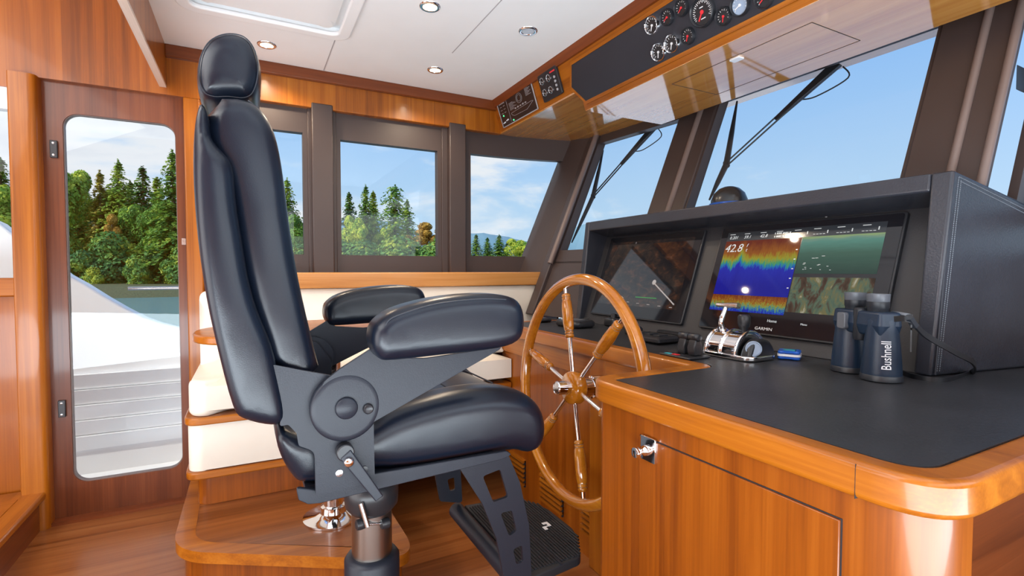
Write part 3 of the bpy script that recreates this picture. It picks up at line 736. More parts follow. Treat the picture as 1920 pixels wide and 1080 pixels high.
# carcass: rounded corner post, aft face, recessed side
carc = round_poly([(.93, YN+.02), (XF+.02, YN+.02), (XF+.02, .935), (1.9, .935), (1.9, YN+.16), (.815, YN+.16)], [.0, .10, .02, 0, 0, 0], 10)
carc = round_poly([(.815, YN+.02), (XF+.018, YN+.02), (XF+.018, .935), (1.9, .935), (1.9, YN+.14), (.815, YN+.14)], [0, .075, .02, 0, 0, 0], 10)
obj('carcass', prism(B(), carc, .0, ZD-.05, 'Z'), 'wood_panel', con, smooth=50)
obj('side_panel', bx(.815, 1.9, YN+.125, YN+.139, .0, ZD-.05), 'wood_dark_X', con)
obj('edging_joint', bx(XF-.0004, XF+.02, .3657, .3663, ZD-.05, ZD-.004), 'black_rubber', con)
xf_ = XF+.018
dr = thing_door = obj('cabinet_door', bx(xf_-.004, xf_+.01, .392, .792, .06, .706), 'wood_panel', con, bev=.0015)
obj('door_gap', ring_prism(B(), [(.3900, .058), (.794, .058), (.794, .708), (.3900, .708)], [(.392, .06), (.792, .06), (.792, .706), (.392, .706)], xf_-.001, xf_+.002, 'X'), 'black_rubber', con)
kp = onX(1217, 842, xf_-.004)
lk = obj('latch_plate', prism(B(), rrect(kp.y-.021, kp.y+.021, kp.z-.025, kp.z+.025, .003, 3), xf_-.008, xf_-.003, 'X'), 'chrome', dr, bev=.001)
obj('knob', lathe(B(), [(.011, .0), (.010, .008), (.006, .012), (.006, .018), (.010, .022), (.0115, .027), (.010, .031), (0, .032)], frame((xf_-.008, kp.y+.004, kp.z-.003), (-1, 0, 0)), 28), 'chrome', lk, smooth=50)
# forward helm face with louvres
hf = B(); box(hf, 1.08, 1.9, .94, 2.165, 0, ZD-.045); obj('helm_face', hf, 'wood_panel', con)
obj('helm_apron', bx(1.045, 1.085, .955, 1.33, ZD-.12, ZD-.048), 'wood_Y', con, bev=.003)
obj('helm_stile', bx(1.05, 1.085, 1.33, 1.42, 0, ZD-.048), 'wood_Z', con, bev=.004)
obj('upper_rail', bx(1.062, 1.082, 1.42, 2.165, ZD-.13, ZD-.048), 'wood_Y', con, bev=.002)
for ya, yb in ((1.30, 1.495), (1.625, 1.79), (1.93, 2.075)):
    lv = obj('vent_recess', bx(1.074, 1.0812, ya, yb, .08, .20), 'black_rubber', con)
    z = .086
    while z < .195:
        obj('louvre', hexa(B(), [(1.066, ya, z), (1.066, yb, z), (1.080, yb, z+.006), (1.080, ya, z+.006)], [(1.066, ya, z+.010), (1.066, yb, z+.010), (1.080, yb, z+.014), (1.080, ya, z+.014)]), 'wood_Y', lv)
        z += .0205

# ---- monitor hood
YH0, YH1 = .576, 2.04
hood = thing('instrument_hood', 'dark stitched vinyl hood standing on the console around two screens', 'instrument hood', (1.6, 1.3, ZD))
def yout(x): return YH0-(x-1.46)*.165
def cheek(ya0, ya1, flare):
    bm = B()
    P = [(1.42, ZD), (1.478, 1.288), (1.79, 1.207), (1.86, ZD)]
    a = [(x, (yout(x) if flare else ya0), z) for x, z in P]; b = [(x, ya1, z) for x, z in P]
    hexa(bm, a, b); return bm
obj('side_panel', cheek(YH0, YH0+.042, True), 'hood_vinyl', hood, bev=.006, seg=3)
obj('side_panel', cheek(YH1-.035, YH1, False), 'hood_vinyl', hood, bev=.006, seg=3)
tpb = hexa(B(), [(1.473, YH0+.042, 1.243), (1.473, YH1-.035, 1.243), (1.75, YH1-.035, 1.175), (1.75, YH0+.042, 1.175)], [(1.478, YH0+.042, 1.288), (1.478, YH1-.035, 1.288), (1.76, YH1-.035, 1.215), (1.76, YH0+.042, 1.215)])
obj('top_panel', tpb, 'hood_vinyl', hood, bev=.005, seg=3)
def mxp(z): return 1.455+.35*(z-.84)
obj('face_panel', prism(B(), [(mxp(ZD), ZD), (mxp(1.25), 1.25), (mxp(1.25)+.02, 1.25), (mxp(ZD)+.02, ZD)], YH0+.035, YH1-.03, 'Y'), 'hood_inner', hood)
# stitching: piping and thread lines along the near edge
sm = B(); tube(sm, [(1.427, YH0+.001, ZD+.004), (1.484, YH0+.001, 1.284)], .0022, 8); tube(sm, [(1.484, YH0+.001, 1.284), (1.76, yout(1.76)+.002, 1.213)], .0022, 8); obj('piping', sm, 'leather_seam', hood)
th = B()
def stitches(bm, a, b, n, r=.0009):
    a, b = Vector(a), Vector(b)
    for k in range(n): tube(bm, [a+(b-a)*(k+.12)/n, a+(b-a)*(k+.8)/n], r, 5)
stitches(th, (1.440, yout(1.44)-.0005, ZD+.01), (1.495, yout(1.495)-.0005, 1.272), 90); stitches(th, (1.448, yout(1.448)-.0005, ZD+.01), (1.503, yout(1.503)-.0005, 1.265), 90)
stitches(th, (1.495, yout(1.495)-.0005, 1.272), (1.75, yout(1.75)-.0005, 1.203), 50); stitches(th, (1.50, yout(1.5)-.0005, 1.262), (1.75, yout(1.75)-.0005, 1.193), 50)
obj('stitching', th, 'seam_thread', hood)
obj('power_button', lathe(B(), [(.006, 0), (.006, .002), (0, .003)], frame((mxp(1.22)-.001, .93, 1.22), (-1, 0, .35)), 12), 'white_mark', hood)

# ---- the two plotters
def monitor(yl, yr, label, name='chart_plotter'):
    n = Vector((-1, 0, .35)).normalized(); W = yl-yr
    M = frame((mxp(.84), yl, .84), n); H = .366*math.sqrt(1+.35**2)
    t_ = thing(name, label, 'screen', mat4=M)
    obj('housing', prism(B(), rrect(0, W, 0, H, .008, 4), -.004, .012, 'Z'), 'black_plastic', t_, local=True, bev=.002)
    obj('screen_glass', prism(B(), rrect(.006, W-.006, .006, H-.006, .006, 4), .010, .0135, 'Z'), 'screen_glass', t_, local=True)
    return t_, W, H
m2, W, H = monitor(1.300, .705, 'right screen of the hood showing a blue sonar picture and two camera views')
def rel(u, v):   # position on the face in fractions of its own width and height
    return None
DX0, DX1, DY0, DY1 = .033*1, W-.043, .070, H-.026
DW = DX1-DX0; DH = DY1-DY0; zs = .0138
obj('data_bar', uvquad(None, DX0, DX1, DY1-.033, DY1, zs), 'screen_bar', m2, local=True)
xs = DX0+DW*.545
obj('sonar_picture', uvquad(None, DX0, xs, DY0+DH*.20, DY1-.033, zs), 'screen_sonar_top', m2, local=True)
obj('sonar_bottom_strip', uvquad(None, DX0, xs, DY0, DY0+DH*.198, zs), 'screen_sonar_low', m2, local=True)
obj('camera_view', uvquad(None, xs+.003, DX1, DY0+DH*.47, DY1-.033, zs), 'screen_cam_sea', m2, local=True, label='camera view of green water')
obj('camera_view', uvquad(None, xs+.003, DX1, DY0+.012, DY0+DH*.43, zs), 'screen_cam_deck', m2, local=True, label='camera view of a deck and stairs')
tx = B(); z_ = zs+.0003
for s, fx_ in (('0.201', .02), ('59.1', .135), ('42.8', .255)): add_bm(tx, text_bm(s, .016, T(DX0+DW*fx_, DY1-.025, z_), .25))
for r_ in range(2):
    for k in range(8): box(tx, DX0+DW*.36+k*.0072, DX0+DW*.36+k*.0072+(.0054 if k % 3 else .003), DY1-.017-.011*r_, DY1-.011-.011*r_, z_, z_+.0003)
for fx_, s in ((.49, 0), (.61, 0), (.745, 0), (.88, 0)):
    for k in range(4): box(tx, DX0+DW*fx_+k*.010, DX0+DW*fx_+k*.010+.007, DY1-.026, DY1-.0245, z_, z_+.0003)
    box(tx, DX0+DW*fx_+.042, DX0+DW*fx_+.045, DY1-.024, DY1-.014, z_, z_+.0003)
for fx_, s in ((.02, 'Speed'), (.135, 'Temp'), (.255, 'Depth'), (.37, 'Position'), (.49, 'Water Temp'), (.61, 'Oil Press'), (.745, 'Voltage'), (.88, 'Fuel')):
    box(tx, DX0+DW*fx_, DX0+DW*fx_+.022, DY1-.0085, DY1-.0065, z_, z_+.0003)
add_bm(tx, text_bm('42.8', .042, T(DX0+.002, DY1-.074, z_), .22)); add_bm(tx, text_bm('f', .018, T(DX0+.089, DY1-.058, z_), .22)); add_bm(tx, text_bm('t', .018, T(DX0+.089, DY1-.074, z_), .22))
for k in range(5): box(tx, xs-.010, xs-.004, DY0+DH*(.30+.11*k), DY0+DH*(.30+.11*k)+.003, z_, z_+.0003)
for fx_, w0 in ((.10, .012), (.27, .009), (.86, .014)): box(tx, DX0+DW*fx_, DX0+DW*fx_+w0, .045, .048, z_, z_+.0003)
for fx_, s, sz in ((.45, 'Home', .013), (.66, 'Menu', .009)): add_bm(tx, text_bm(s, sz, T(DX0+DW*fx_, .044, z_)))
for k in range(14):
    a, b_ = random.random(), random.random(); box(tx, xs+.02+.09*a, xs+.02+.09*a+.004+.006*b_, DY0+DH*(.50+.17*b_), DY0+DH*(.50+.17*b_)+.0012, z_, z_+.0003)
obj('readouts', tx, 'screen_text', m2, local=True)
obj('maker_name', text_bm('GARMIN', .014, T(W*.385, .016, .0137), 0, 1.15), 'white_mark', m2, local=True)
m1, W, H = monitor(1.955, 1.380, 'left screen of the hood, dark chart picture with a pale reflection')
obj('chart_picture', uvquad(None, .03, W-.04, .055, H-.03, zs), 'screen_chart', m1, local=True)
tx = B(); box(tx, W*.50, W*.72, .095, .0975, z_, z_+.0003); obj('green_line', tx, 'screen_green', m1, local=True)
tx = B()
obj('cross_mark', text_bm('+', .02, T(W*.33, H-.045, z_)), 'grey_mark', m1, local=True)
for k in range(5): box(tx, W*(.42+.11*k), W*(.42+.11*k)+.016, .07-.002*k, .072-.002*k, z_, z_+.0003)
obj('tick_marks', tx, 'grey_mark', m1, local=True)
tx = B(); tube(tx, [(W*.66, .16, z_), (W*.90, .075, z_)], .003, 6); lathe(tx, [(.011, 0), (.011, .0006)], T(W*.655, .165, z_), 14)
obj('heading_pointer', tx, 'grey_mark', m1, local=True)

# ---- steering wheel
wh_c = Vector((.90, 1.298, .681)); R = .342; tt = .079; ya = -.052
nrm = Vector((-cos(tt)*cos(ya), -cos(tt)*sin(ya), sin(tt))).normalized()
WM = frame(wh_c, nrm)     # local z towards the driver
whl = thing('steering_wheel', 'six-spoke varnished wooden steering wheel with chrome hub and rods', 'steering wheel', mat4=WM)
obj('rim', tube(B(), [(R*cos(2*pi*k/96), R*sin(2*pi*k/96), 0) for k in range(96)], .0185, 20, True), 'wheel_wood', whl, local=True, smooth=80)
obj('rim_inlay', tube(B(), [((R+.006)*cos(2*pi*k/96), (R+.006)*sin(2*pi*k/96), -.0170) for k in range(96)], .0024, 8, True), 'black_rubber', whl, local=True)
lx = [WM.inverted().to_3x3() @ Vector((0, 1, 0)), None][0]
ph0 = 1.271
b3 = nrm.cross(Vector((-sin(ya), cos(ya), 0))); b3 = -b3 if b3.z < 0 else b3; a3 = Vector((-sin(ya), cos(ya), 0))
for i in range(6):
    k = ph0-i*pi/3; dw = a3*cos(k)+b3*sin(k); dl = (WM.inverted().to_3x3() @ dw); dl.z = 0; dl.normalize()
    SM = frame((0, 0, 0), dl, (0, 0, 1))
    rod = obj('spoke', lathe(B(), [(.0068, .03), (.0068, R-.006)], SM, 14), 'chrome', whl, local=True)
    prof = [(.006, .158), (.0125, .160), (.0155, .166), (.0125, .171), (.0150, .175), (.0128, .180), (.0158, .186), (.0180, .21), (.0180, .25), (.0160, .278), (.0135, .285), (.0152, .289), (.0130, .294), (.0155, .299), (.0125, .305), (.006, .307)]
    hd = obj('spoke_handle', lathe(B(), prof, SM, 24), 'wheel_wood', rod, local=True, smooth=60)
    for h in (.1715, .1805, .2845, .2935): obj('turned_ring', lathe(B(), [(.0130, h-.0008), (.0144, h), (.0130, h+.0008)], SM, 20), 'bark', hd, local=True)
obj('hub', lathe(B(), [(.047, -.020), (.051, -.014), (.051, .014), (.047, .020), (0, .020)], None, 40), 'wheel_wood', whl, local=True, smooth=60)
obj('hub_cap', lathe(B(), [(.021, .016), (.021, .060), (.0205, .064), (.018, .066), (.0175, .064), (0, .064)], None, 32), 'chrome', whl, local=True, smooth=50, label='chrome hub cap')
obj('wheel_boss', lathe(B(), [(.030, -.02), (.030, -.06), (.036, -.062), (.038, -.08), (.042, -.13), (.044, -.16)], None, 32), 'chrome', whl, local=True, smooth=50)

# ---- chrome engine control
tc0 = onZ(1383, 668, ZD); tc0.z = ZD
th_ = thing('throttle_control', 'chrome engine control with T-handle lever on the black desk', 'engine control', tc0)
X0, Y0 = tc0.x, tc0.y
def arch(x, z, r0, y0, y1, n=20, sx_=1.0): return prism(B(), [(x+r0*sx_*cos(pi*k/n), z+r0*sin(pi*k/n)) for k in range(n+1)], y0, y1, 'Y')
def yy(d): return Y0+d
obj('base_flange', prism(B(), rrect(X0-.062, X0+.062, Y0-.088, Y0+.090, .03, 8), ZD, ZD+.014, 'Z'), 'chrome', th_, bev=.004, seg=3, smooth=60)
obj('body', arch(X0, ZD+.012, .062, Y0-.040, Y0+.062), 'chrome', th_, bev=.006, seg=3, smooth=60)
for d in (-.040, .012, .062): obj('rib', tube(B(), [(X0+.064*cos(pi*k/24), Y0+d, ZD+.012+.064*sin(pi*k/24)) for k in range(25)], .0042, 10), 'chrome', th_, smooth=80)
obj('end_pod', arch(X0+.004, ZD+.004, .056, Y0-.078, Y0-.046), 'black_plastic', th_, bev=.008, seg=3, smooth=60)
dl_ = obj('round_dial', lathe(B(), [(.021, 0), (.021, .004), (.018, .006), (.0175, .004), (0, .004)], frame((X0-.030, Y0-.074, ZD+.034), (-.72, -.60, .28)), 28), 'gauge_blue_glare', th_, smooth=50)
obj('lever', tube(B(), catmull([(X0-.004, Y0+.046, ZD+.066), (X0-.014, Y0+.048, ZD+.092), (X0-.006, Y0+.047, ZD+.118), (X0+.004, Y0+.046, ZD+.140)], 5, False), [.0085-.0022*k/15 for k in range(16)], 12), 'chrome', th_, smooth=80)
obj('lever_boss', lathe(B(), [(.017, 0), (.015, .010), (.010, .016), (0, .017)], T(X0-.004, Y0+.046, ZD+.060), 20), 'chrome', th_, smooth=60)
obj('t_handle', tube(B(), catmull([(X0+.004, Y0+.078, ZD+.146), (X0+.004, Y0+.050, ZD+.146), (X0+.003, Y0+.020, ZD+.147), (X0+.002, Y0+.000, ZD+.147)], 4, False), [.0062+.0028*k/12 for k in range(13)], 14), 'chrome', th_, smooth=80)
obj('second_lever', lathe(B(), [(.016, .02), (.013, .04), (.012, .085), (.016, .09), (.018, .10), (.018, .118), (.014, .124), (0, .125)], T(X0+.045, Y0+.015, ZD-.006), 24), 'bino_grey' if 0 else 'black_plastic', th_, smooth=50, label='short black knob behind the chrome lever')

# ---- thruster levers
p = onZ(1292, 668, ZD)
ts = thing('thruster_control', 'pair of black bow and stern thruster levers left of the chrome control', 'thruster control', (p.x, p.y, ZD))
obj('base_plate', prism(B(), rrect(p.x-.055, p.x+.035, p.y-.05, p.y+.065, .006, 4), ZD, ZD+.006, 'Z'), 'black_plastic', ts, bev=.002)
for d in (.018, -.020):
    lv = obj('lever', prism(B(), [(p.x-.014, ZD+.006), (p.x-.017, ZD+.030), (p.x-.008, ZD+.052), (p.x+.010, ZD+.052), (p.x+.018, ZD+.030), (p.x+.016, ZD+.006)], p.y+d-.013, p.y+d+.013, 'Y'), 'black_plastic', ts, bev=.003)
    obj('grip', tube(B(), [(p.x, p.y+d-.018, ZD+.058), (p.x, p.y+d-.016, ZD+.058), (p.x, p.y+d+.016, ZD+.058), (p.x, p.y+d+.018, ZD+.058)], [.008, .0115, .0115, .008], 18), 'black_plastic', lv, smooth=60)
obj('port_mark', bx(p.x-.048, p.x-.036, p.y+.030, p.y+.050, ZD+.006, ZD+.0072), 'teal_mark', ts); obj('starboard_mark', bx(p.x-.046, p.x-.032, p.y+.004, p.y+.024, ZD+.006, ZD+.0072), 'red_mark', ts)

# ---- small things on the dash
def pod(u, v, w, d, h, name, label, cat, mat='black_plastic', r=.01, extra=None):
    p = onZ(u, v, ZD); t_ = thing(name, label, cat, (p.x, p.y, ZD))
    obj('housing', pillow(rrect(p.x-d/2, p.x+d/2, p.y-w/2, p.y+w/2, r, 3), ZD, ZD+h, min(.008, h*.45), 3, 1, 'Z'), mat, t_, smooth=50)
    return t_, p
t_, p = pod(1078, 612, .17, .12, .030, 'autopilot_keypad', 'low black control head on the dash just right of the upper wheel spoke', 'control', r=.03)
obj('display', bx(p.x-.025, p.x+.035, p.y-.04, p.y+.04, ZD+.029, ZD+.0315), 'bino_grey', t_)
for k in range(4): obj('button', lathe(B(), [(.006, .028), (.006, .033), (0, .034)], T(p.x-.042, p.y-.04+.026*k, ZD), 12), 'grey_mark', t_)
t_, p = pod(1015, 603, .09, .07, .018, 'radio_microphone', 'small black handset at the port end of the dash', 'microphone')
obj('mic_grille', bx(p.x-.02, p.x+.02, p.y-.02, p.y+.02, ZD+.017, ZD+.019), 'bino_grey', t_)
obj('cord', tube(B(), catmull([(p.x+.03, p.y+.03, ZD+.008), (p.x+.08, p.y+.0, ZD+.008), (p.x+.13, p.y-.08, ZD+.008), (p.x+.18, p.y-.14, ZD+.02)], 6, False), .003, 8), 'black_rubber', t_)
t_, p = pod(1225, 640, .16, .11, .026, 'trim_tab_control', 'flat black switch box on the dash left of the thruster levers', 'control')
for k in range(3): obj('rocker_switch', bx(p.x-.03, p.x+.01, p.y-.06+.045*k, p.y-.03+.045*k, ZD+.025, ZD+.030), 'bino_dark', t_, bev=.001)
t_, p = pod(1150, 612, .07, .06, .040, 'search_light_control', 'small black knobbed box in front of the left screen', 'control')
obj('knob', lathe(B(), [(.012, .038), (.011, .056), (0, .057)], T(p.x, p.y, ZD), 20), 'black_plastic', t_)
t_, p = pod(1188, 628, .06, .05, .034, 'wiper_control', 'small black switch box between the wheel rim and left screen', 'control')
obj('knob', lathe(B(), [(.009, .033), (.008, .046), (0, .047)], T(p.x-.006, p.y, ZD), 16), 'grey_mark', t_)
t_, p = pod(1262, 628, .13, .06, .016, 'dash_tray', 'thin black tray lying below the gap between the screens', 'tray')
# lidded blue case
p = onZ(1480, 672, ZD)
cs = thing('plastic_case', 'small blue and white plastic case lying on the desk beside the binoculars', 'case', (p.x, p.y, ZD))
oc = [(p.x+.040*cos(2*pi*k/4+pi/4)*1.0, p.y+.040*sin(2*pi*k/4+pi/4)) for k in range(4)]; oc = round_poly([Vector((p.x, p.y))+Matrix.Rotation(.5, 2) @ (Vector(q)-Vector((p.x, p.y))) for q in oc], .012, 5)
obj('lid', pillow(oc, ZD+.015, ZD+.024, .004, 3, 1, 'Z'), 'blue_plastic', cs, label='blue lid'); obj('band', prism(B(), inset(oc, -.001), ZD+.009, ZD+.015, 'Z'), 'white_plastic', cs, label='white middle band'); obj('base', pillow(oc, ZD, ZD+.009, .003, 3, 1, 'Z'), 'blue_plastic', cs)
obj('lid_window', prism(B(), inset(oc, .014), ZD+.0238, ZD+.0245, 'Z'), 'teal_mark', cs)

# ---- binoculars standing on their objective ends
bp_ = onZ(1650, 716, ZD)
BX, BY = bp_.x+.028, bp_.y+.012
bn = thing('binoculars', 'dark blue rubber-armoured binoculars standing upright on the desk', 'binoculars', (BX, BY, ZD))
ax2 = Vector((.42, .9, 0)).normalized()      # from near barrel to far barrel
ax1 = Vector((ax2.y, -ax2.x, 0))
far = Vector((BX, BY, 0))+ax2*.100
def barrel(cx, cy, sgn):
    P = [(.038, 0), (.040, .004), (.0395, .02), (.0375, .05), (.0345, .085), (.031, .115), (.030, .135), (.024, .148), (0, .150)]
    return lathe(B(), P, T(cx, cy, ZD), 40)
b1 = obj('barrel', barrel(BX, BY, 1), 'bino_body', bn, smooth=60)
b2 = obj('barrel', barrel(far.x, far.y, -1), 'bino_body', bn, smooth=60)
for q, bb in (((BX, BY), b1), ((far.x, far.y), b2)): obj('objective_ring', lathe(B(), [(.0375, 0), (.0408, .001), (.0408, .012), (.0395, .014)], T(q[0], q[1], ZD), 40), 'bino_dark', bb)
# prism housings spread inwards and a bridge carries the compass
C0 = Vector((BX, BY, 0)); 
def hous(c, s):
    P = [c-ax2*.030*s-ax1*.030, c+ax2*.050*s-ax1*.030, c+ax2*.050*s+ax1*.026, c-ax2*.030*s+ax1*.028]
    if s < 0: P = P[::-1]
    Q = round_poly([(q.x, q.y) for q in P], .014, 4); bot = [(x, y, ZD+.100) for x, y in inset(Q, .006)]; mid = [(x, y, ZD+.125) for x, y in Q]; top = [(x, y, ZD+.156) for x, y in inset(Q, .004)]
    bm = hexa(B(), bot, mid); bm2 = hexa(B(), mid, top); add_bm(bm, bm2); bmesh.ops.remove_doubles(bm, verts=bm.verts, dist=.0003); return bm
obj('prism_housing', hous(C0, 1), 'bino_body', bn, bev=.005, seg=3); obj('prism_housing', hous(far, -1), 'bino_body', bn, bev=.005, seg=3)
ctr = C0+ax2*.05
obj('bridge', lathe(B(), [(.014, .085), (.016, .09), (.016, .158), (.012, .162), (0, .162)], T(ctr.x-ax1.x*.012, ctr.y-ax1.y*.012, ZD), 20), 'bino_dark', bn)
fp = C0-ax1*.0+ax2*.0
pm = frame(ctr-ax1*.034+ax2*.034+Vector((0, 0, ZD+.128)), -ax1)
obj('compass_window', prism(B(), rrect(-.016, .014, -.022, .020, .006, 3), -.006, .004, 'Z') if 0 else (lambda bm: (bmesh.ops.transform(bm, matrix=pm, verts=bm.verts), bm)[1])(prism(B(), rrect(-.014, .014, -.020, .020, .006, 3), -.008, .004, 'Z')), 'bino_grey', bn, bev=.002)
for c, s in ((C0+ax2*.014, 1), (far-ax2*.014, -1)):
    ey = obj('eyepiece', lathe(B(), [(.021, .150), (.021, .162), (.0225, .164), (.0225, .178), (.019, .180), (0, .176)], T(c.x, c.y, ZD), 32), 'bino_dark', bn, smooth=50)
    obj('eyecup', lathe(B(), [(.0205, .176), (.0225, .179), (.0235, .196), (.0215, .196), (.018, .184)], T(c.x, c.y, ZD), 32), 'bino_grey', ey, smooth=60)
obj('lens_cap_flap', (lambda bm: (bmesh.ops.transform(bm, matrix=frame(C0+ax1*.045-ax2*.0+Vector((0, 0, ZD+.150)), (.2, -.1, 1), (0, 1, 0)), verts=bm.verts), bm)[1])(lathe(B(), [(.020, -.003), (.021, .0), (.020, .003), (0, .003)], None, 24)), 'bino_grey', bn, smooth=50)
# maker's name up the near barrel, wrapped on its curve
tb = text_bm('Bushnell', .036, T(0, 0, 0), 0, .62, ext=.0004); xs_ = [v.co.x for v in tb.verts]; tw = max(xs_)-min(xs_)
bmesh.ops.subdivide_edges(tb, edges=[e for e in tb.edges if e.calc_length() > .006], cuts=2)
vdir = (Vector((CAM.x, CAM.y, 0))-C0).normalized(); a0 = math.atan2(vdir.y, vdir.x)+radians(14)
sc2 = .062/tw
for v in tb.verts:
    hgt = .030+(v.co.x-min(xs_))*sc2; lat = (v.co.y-.012)*.75; rr = .0397-.0022*(max(0, hgt-.02)/.03)-.0003*max(0, hgt-.05)/.03+.0008
    rr = (.0395+(.0375-.0395)*(hgt-.02)/.03 if hgt < .05 else .0375+(.0345-.0375)*(hgt-.05)/.035 if hgt < .085 else .0345+(.031-.0345)*(hgt-.085)/.03)+.0007+v.co.z
    an = a0-lat/rr; v.co = Vector((BX+rr*cos(an), BY+rr*sin(an), ZD+hgt))
obj('maker_name', tb, 'white_plastic', b1, smooth=80)
# neck strap: ribbon along a curve
def ribbon(pts, w, n=6, upv=(0, 0, 1), th=.0012):
    P = catmull(pts, n, False); bm = B(); prev = None
    rows = []
    for i, p in enumerate(P):
        t = (P[min(i+1, len(P)-1)]-P[max(i-1, 0)]).normalized(); s = Vector(upv)-t*Vector(upv).dot(t); s.normalize(); o_ = t.cross(s)
        rows.append([bm.verts.new(p+s*w/2*a+o_*th*b) for a, b in ((1, 1), (-1, 1), (-1, -1), (1, -1))])
    for a, b in zip(rows, rows[1:]):
        for k in range(4): bm.faces.new((a[k], a[(k+1) % 4], b[(k+1) % 4], b[k]))
    bm.faces.new(rows[0]); bm.faces.new(rows[-1][::-1]); return bm
s0 = C0+ax1*.036+Vector((0, 0, ZD+.135))
YS = .50
pA = onY(1678, 598, YS+.03); pB = onY(1706, 600, YS); pC = onY(1735, 628, YS); pD = onY(1790, 660, YS-.02); pE = onY(1825, 680, YS-.02)
pF = onZ(1822, 698, ZD+.004); pG = onZ(1770, 712, ZD+.004); pH = onZ(1715, 706, ZD+.004); pI = onZ(1690, 697, ZD+.004)
st = obj('neck_strap', ribbon([pA, pB, pC, pD, pE, pF, pG, pH, pI], .011, th=.002), 'strap_black', bn, smooth=60)
obj('strap_buckle', tube(B(), [pB+Vector((-.004, 0, .006)), pB+Vector((.018, 0, -.012))], .0075, 6), 'bino_dark', st)
obj('strap_tail', ribbon([pB+Vector((.006, 0, -.004)), pB+Vector((.006, 0, -.03)), pB+Vector((.002, -.002, -.062))], .004), 'strap_black', st)

# ---- magnetic compass on the dash behind the hood
cp = Vector((1.62, 1.315, 1.262))
cm = thing('compass', 'black domed compass sitting on top of the hood before the windscreen', 'compass', cp)
obj('base', lathe(B(), [(.076, -.006), (.080, .004), (.078, .022), (.068, .034)], T(*cp), 36), 'black_plastic', cm, smooth=50)
obj('dome', lathe(B(), [(.066, .030), (.065, .055), (.055, .080), (.036, .098), (.018, .105), (0, .107)], T(*cp), 36), 'gauge_face', cm, smooth=80)
obj('dome_ring', lathe(B(), [(.066, .030), (.071, .032), (.071, .042), (.065, .044)], T(*cp), 36), 'blue_plastic', cm, smooth=60)

# ---- helm chair
CY = 1.22
ch = thing('helm_chair', 'tall black leather helm chair with headrest and wide armrests on a metal post', 'helm chair', (.27, CY, 0))
YF = .965         # near side face
def prof(pts, y): return [((p := onY(u, v, y)).x, p.z) for u, v in pts]
# headrest
hp = prof([(372, 152), (373, 112), (386, 82), (408, 66), (435, 62), (460, 70), (478, 92), (486, 125), (483, 158), (473, 180), (455, 188), (430, 186), (405, 186), (384, 177)], 1.06)
cx_ = sum(q[0] for q in hp)/len(hp); cz_ = sum(q[1] for q in hp)/len(hp); hp = [(cx_+(q[0]-cx_)*1.13, cz_+(q[1]-cz_)*1.09) for q in hp]
hd = obj('headrest', pillow(hp, 1.045, CY*2-1.045, .036, 9, 4, 'Y', .008), 'leather', ch, smooth=80)
hs = inset(catmull(hp, 4), .0085); obj('seam', tube(B(), [(p.x, 1.0565, p.y) for p in hs], .0011, 6, True), 'leather_seam', hd)
# backrest core (front cushion) and rear bolster
fc = prof([(392, 190), (430, 183), (470, 190), (498, 218), (515, 262), (527, 330), (537, 410), (551, 500), (570, 590), (592, 680), (596, 702), (560, 716), (520, 712), (495, 640), (470, 560), (452, 480), (440, 400), (425, 330), (395, 270)], YF)
fc = [tuple(q) for q in inset(fc, -.006)]
bk = obj('backrest', pillow(fc, YF, CY*2-YF, .028, 7, 3, 'Y', .010), 'leather', ch, smooth=80)
rb = prof([(378, 188), (370, 215), (365, 270), (366, 350), (374, 450), (390, 560), (412, 660), (440, 765), (458, 786), (500, 797), (526, 796), (533, 776), (522, 720), (505, 650), (478, 585), (460, 520), (447, 440), (436, 370), (430, 305), (405, 275), (388, 250), (384, 212)], YF-.03)
rb = [tuple(q) for q in inset(rb, -.004)]
obj('back_bolster', pillow(rb, YF-.03, YF+.055, .022, 6, 3, 'Y', .006), 'leather', ch, smooth=80)
obj('back_bolster', pillow(rb, CY*2-YF-.055, CY*2-YF+.03, .026, 6, 3), 'leather', ch, smooth=80)
core = prof([(384, 196), (376, 250), (374, 330), (386, 450), (402, 560), (425, 660), (455, 770), (510, 775), (500, 700), (450, 540), (440, 420), (440, 300), (425, 215), (400, 192)], YF)
obj('back_shell', pillow(core, YF+.05, CY*2-YF-.05, .012, 3, 3), 'leather', ch, smooth=80)
sq = [Vector(p) for p in fc[2:10]]; ss = catmull(sq, 5, False)
ps = [(p.x-.006, YF+.016, p.y) for p in ss]
obj('seam', tube(B(), ps, .0018, 6), 'leather_seam', bk)
obj('seam', tube(B(), [(p.x, CY*2-YF-.02, p.y) for p in ss], .0018, 6), 'leather_seam', bk)
# seat: base cushion with raised side rolls and rounded nose
sp = prof([(700, 800), (706, 792), (760, 768), (850, 743), (930, 732), (985, 738), (1018, 758), (1033, 788), (1034, 822), (1022, 848), (1000, 858), (975, 852), (920, 862), (830, 880), (740, 892), (640, 880), (600, 850), (640, 815)], YF)
st_ = obj('seat_cushion', pillow(sp, YF, YF+.125, .045, 8, 3), 'leather', ch, smooth=80)
obj('seat_side_roll', pillow(sp, CY*2-YF-.125, CY*2-YF, .045, 8, 3), 'leather', ch, smooth=80)
nose = prof([(700, 806), (760, 790), (850, 768), (930, 752), (985, 752), (1015, 768), (1030, 792), (1030, 822), (1018, 846), (1000, 854), (975, 850), (920, 860), (830, 878), (740, 888), (640, 878), (640, 825)], YF)
obj('seat_pad', pillow(nose, YF+.115, CY*2-YF-.115, .014, 4, 3), 'leather', ch, smooth=80)
xs0, zs0 = prof([(780, 782)], YF)[0]
for d in (0, .10, .2):
    obj('seam', tube(B(), [(xs0+.03+d, YF+.13, zs0-.002+d*.10), (xs0+.03+d, CY*2-YF-.13, zs0-.002+d*.10)], .002, 6), 'leather_seam', st_)
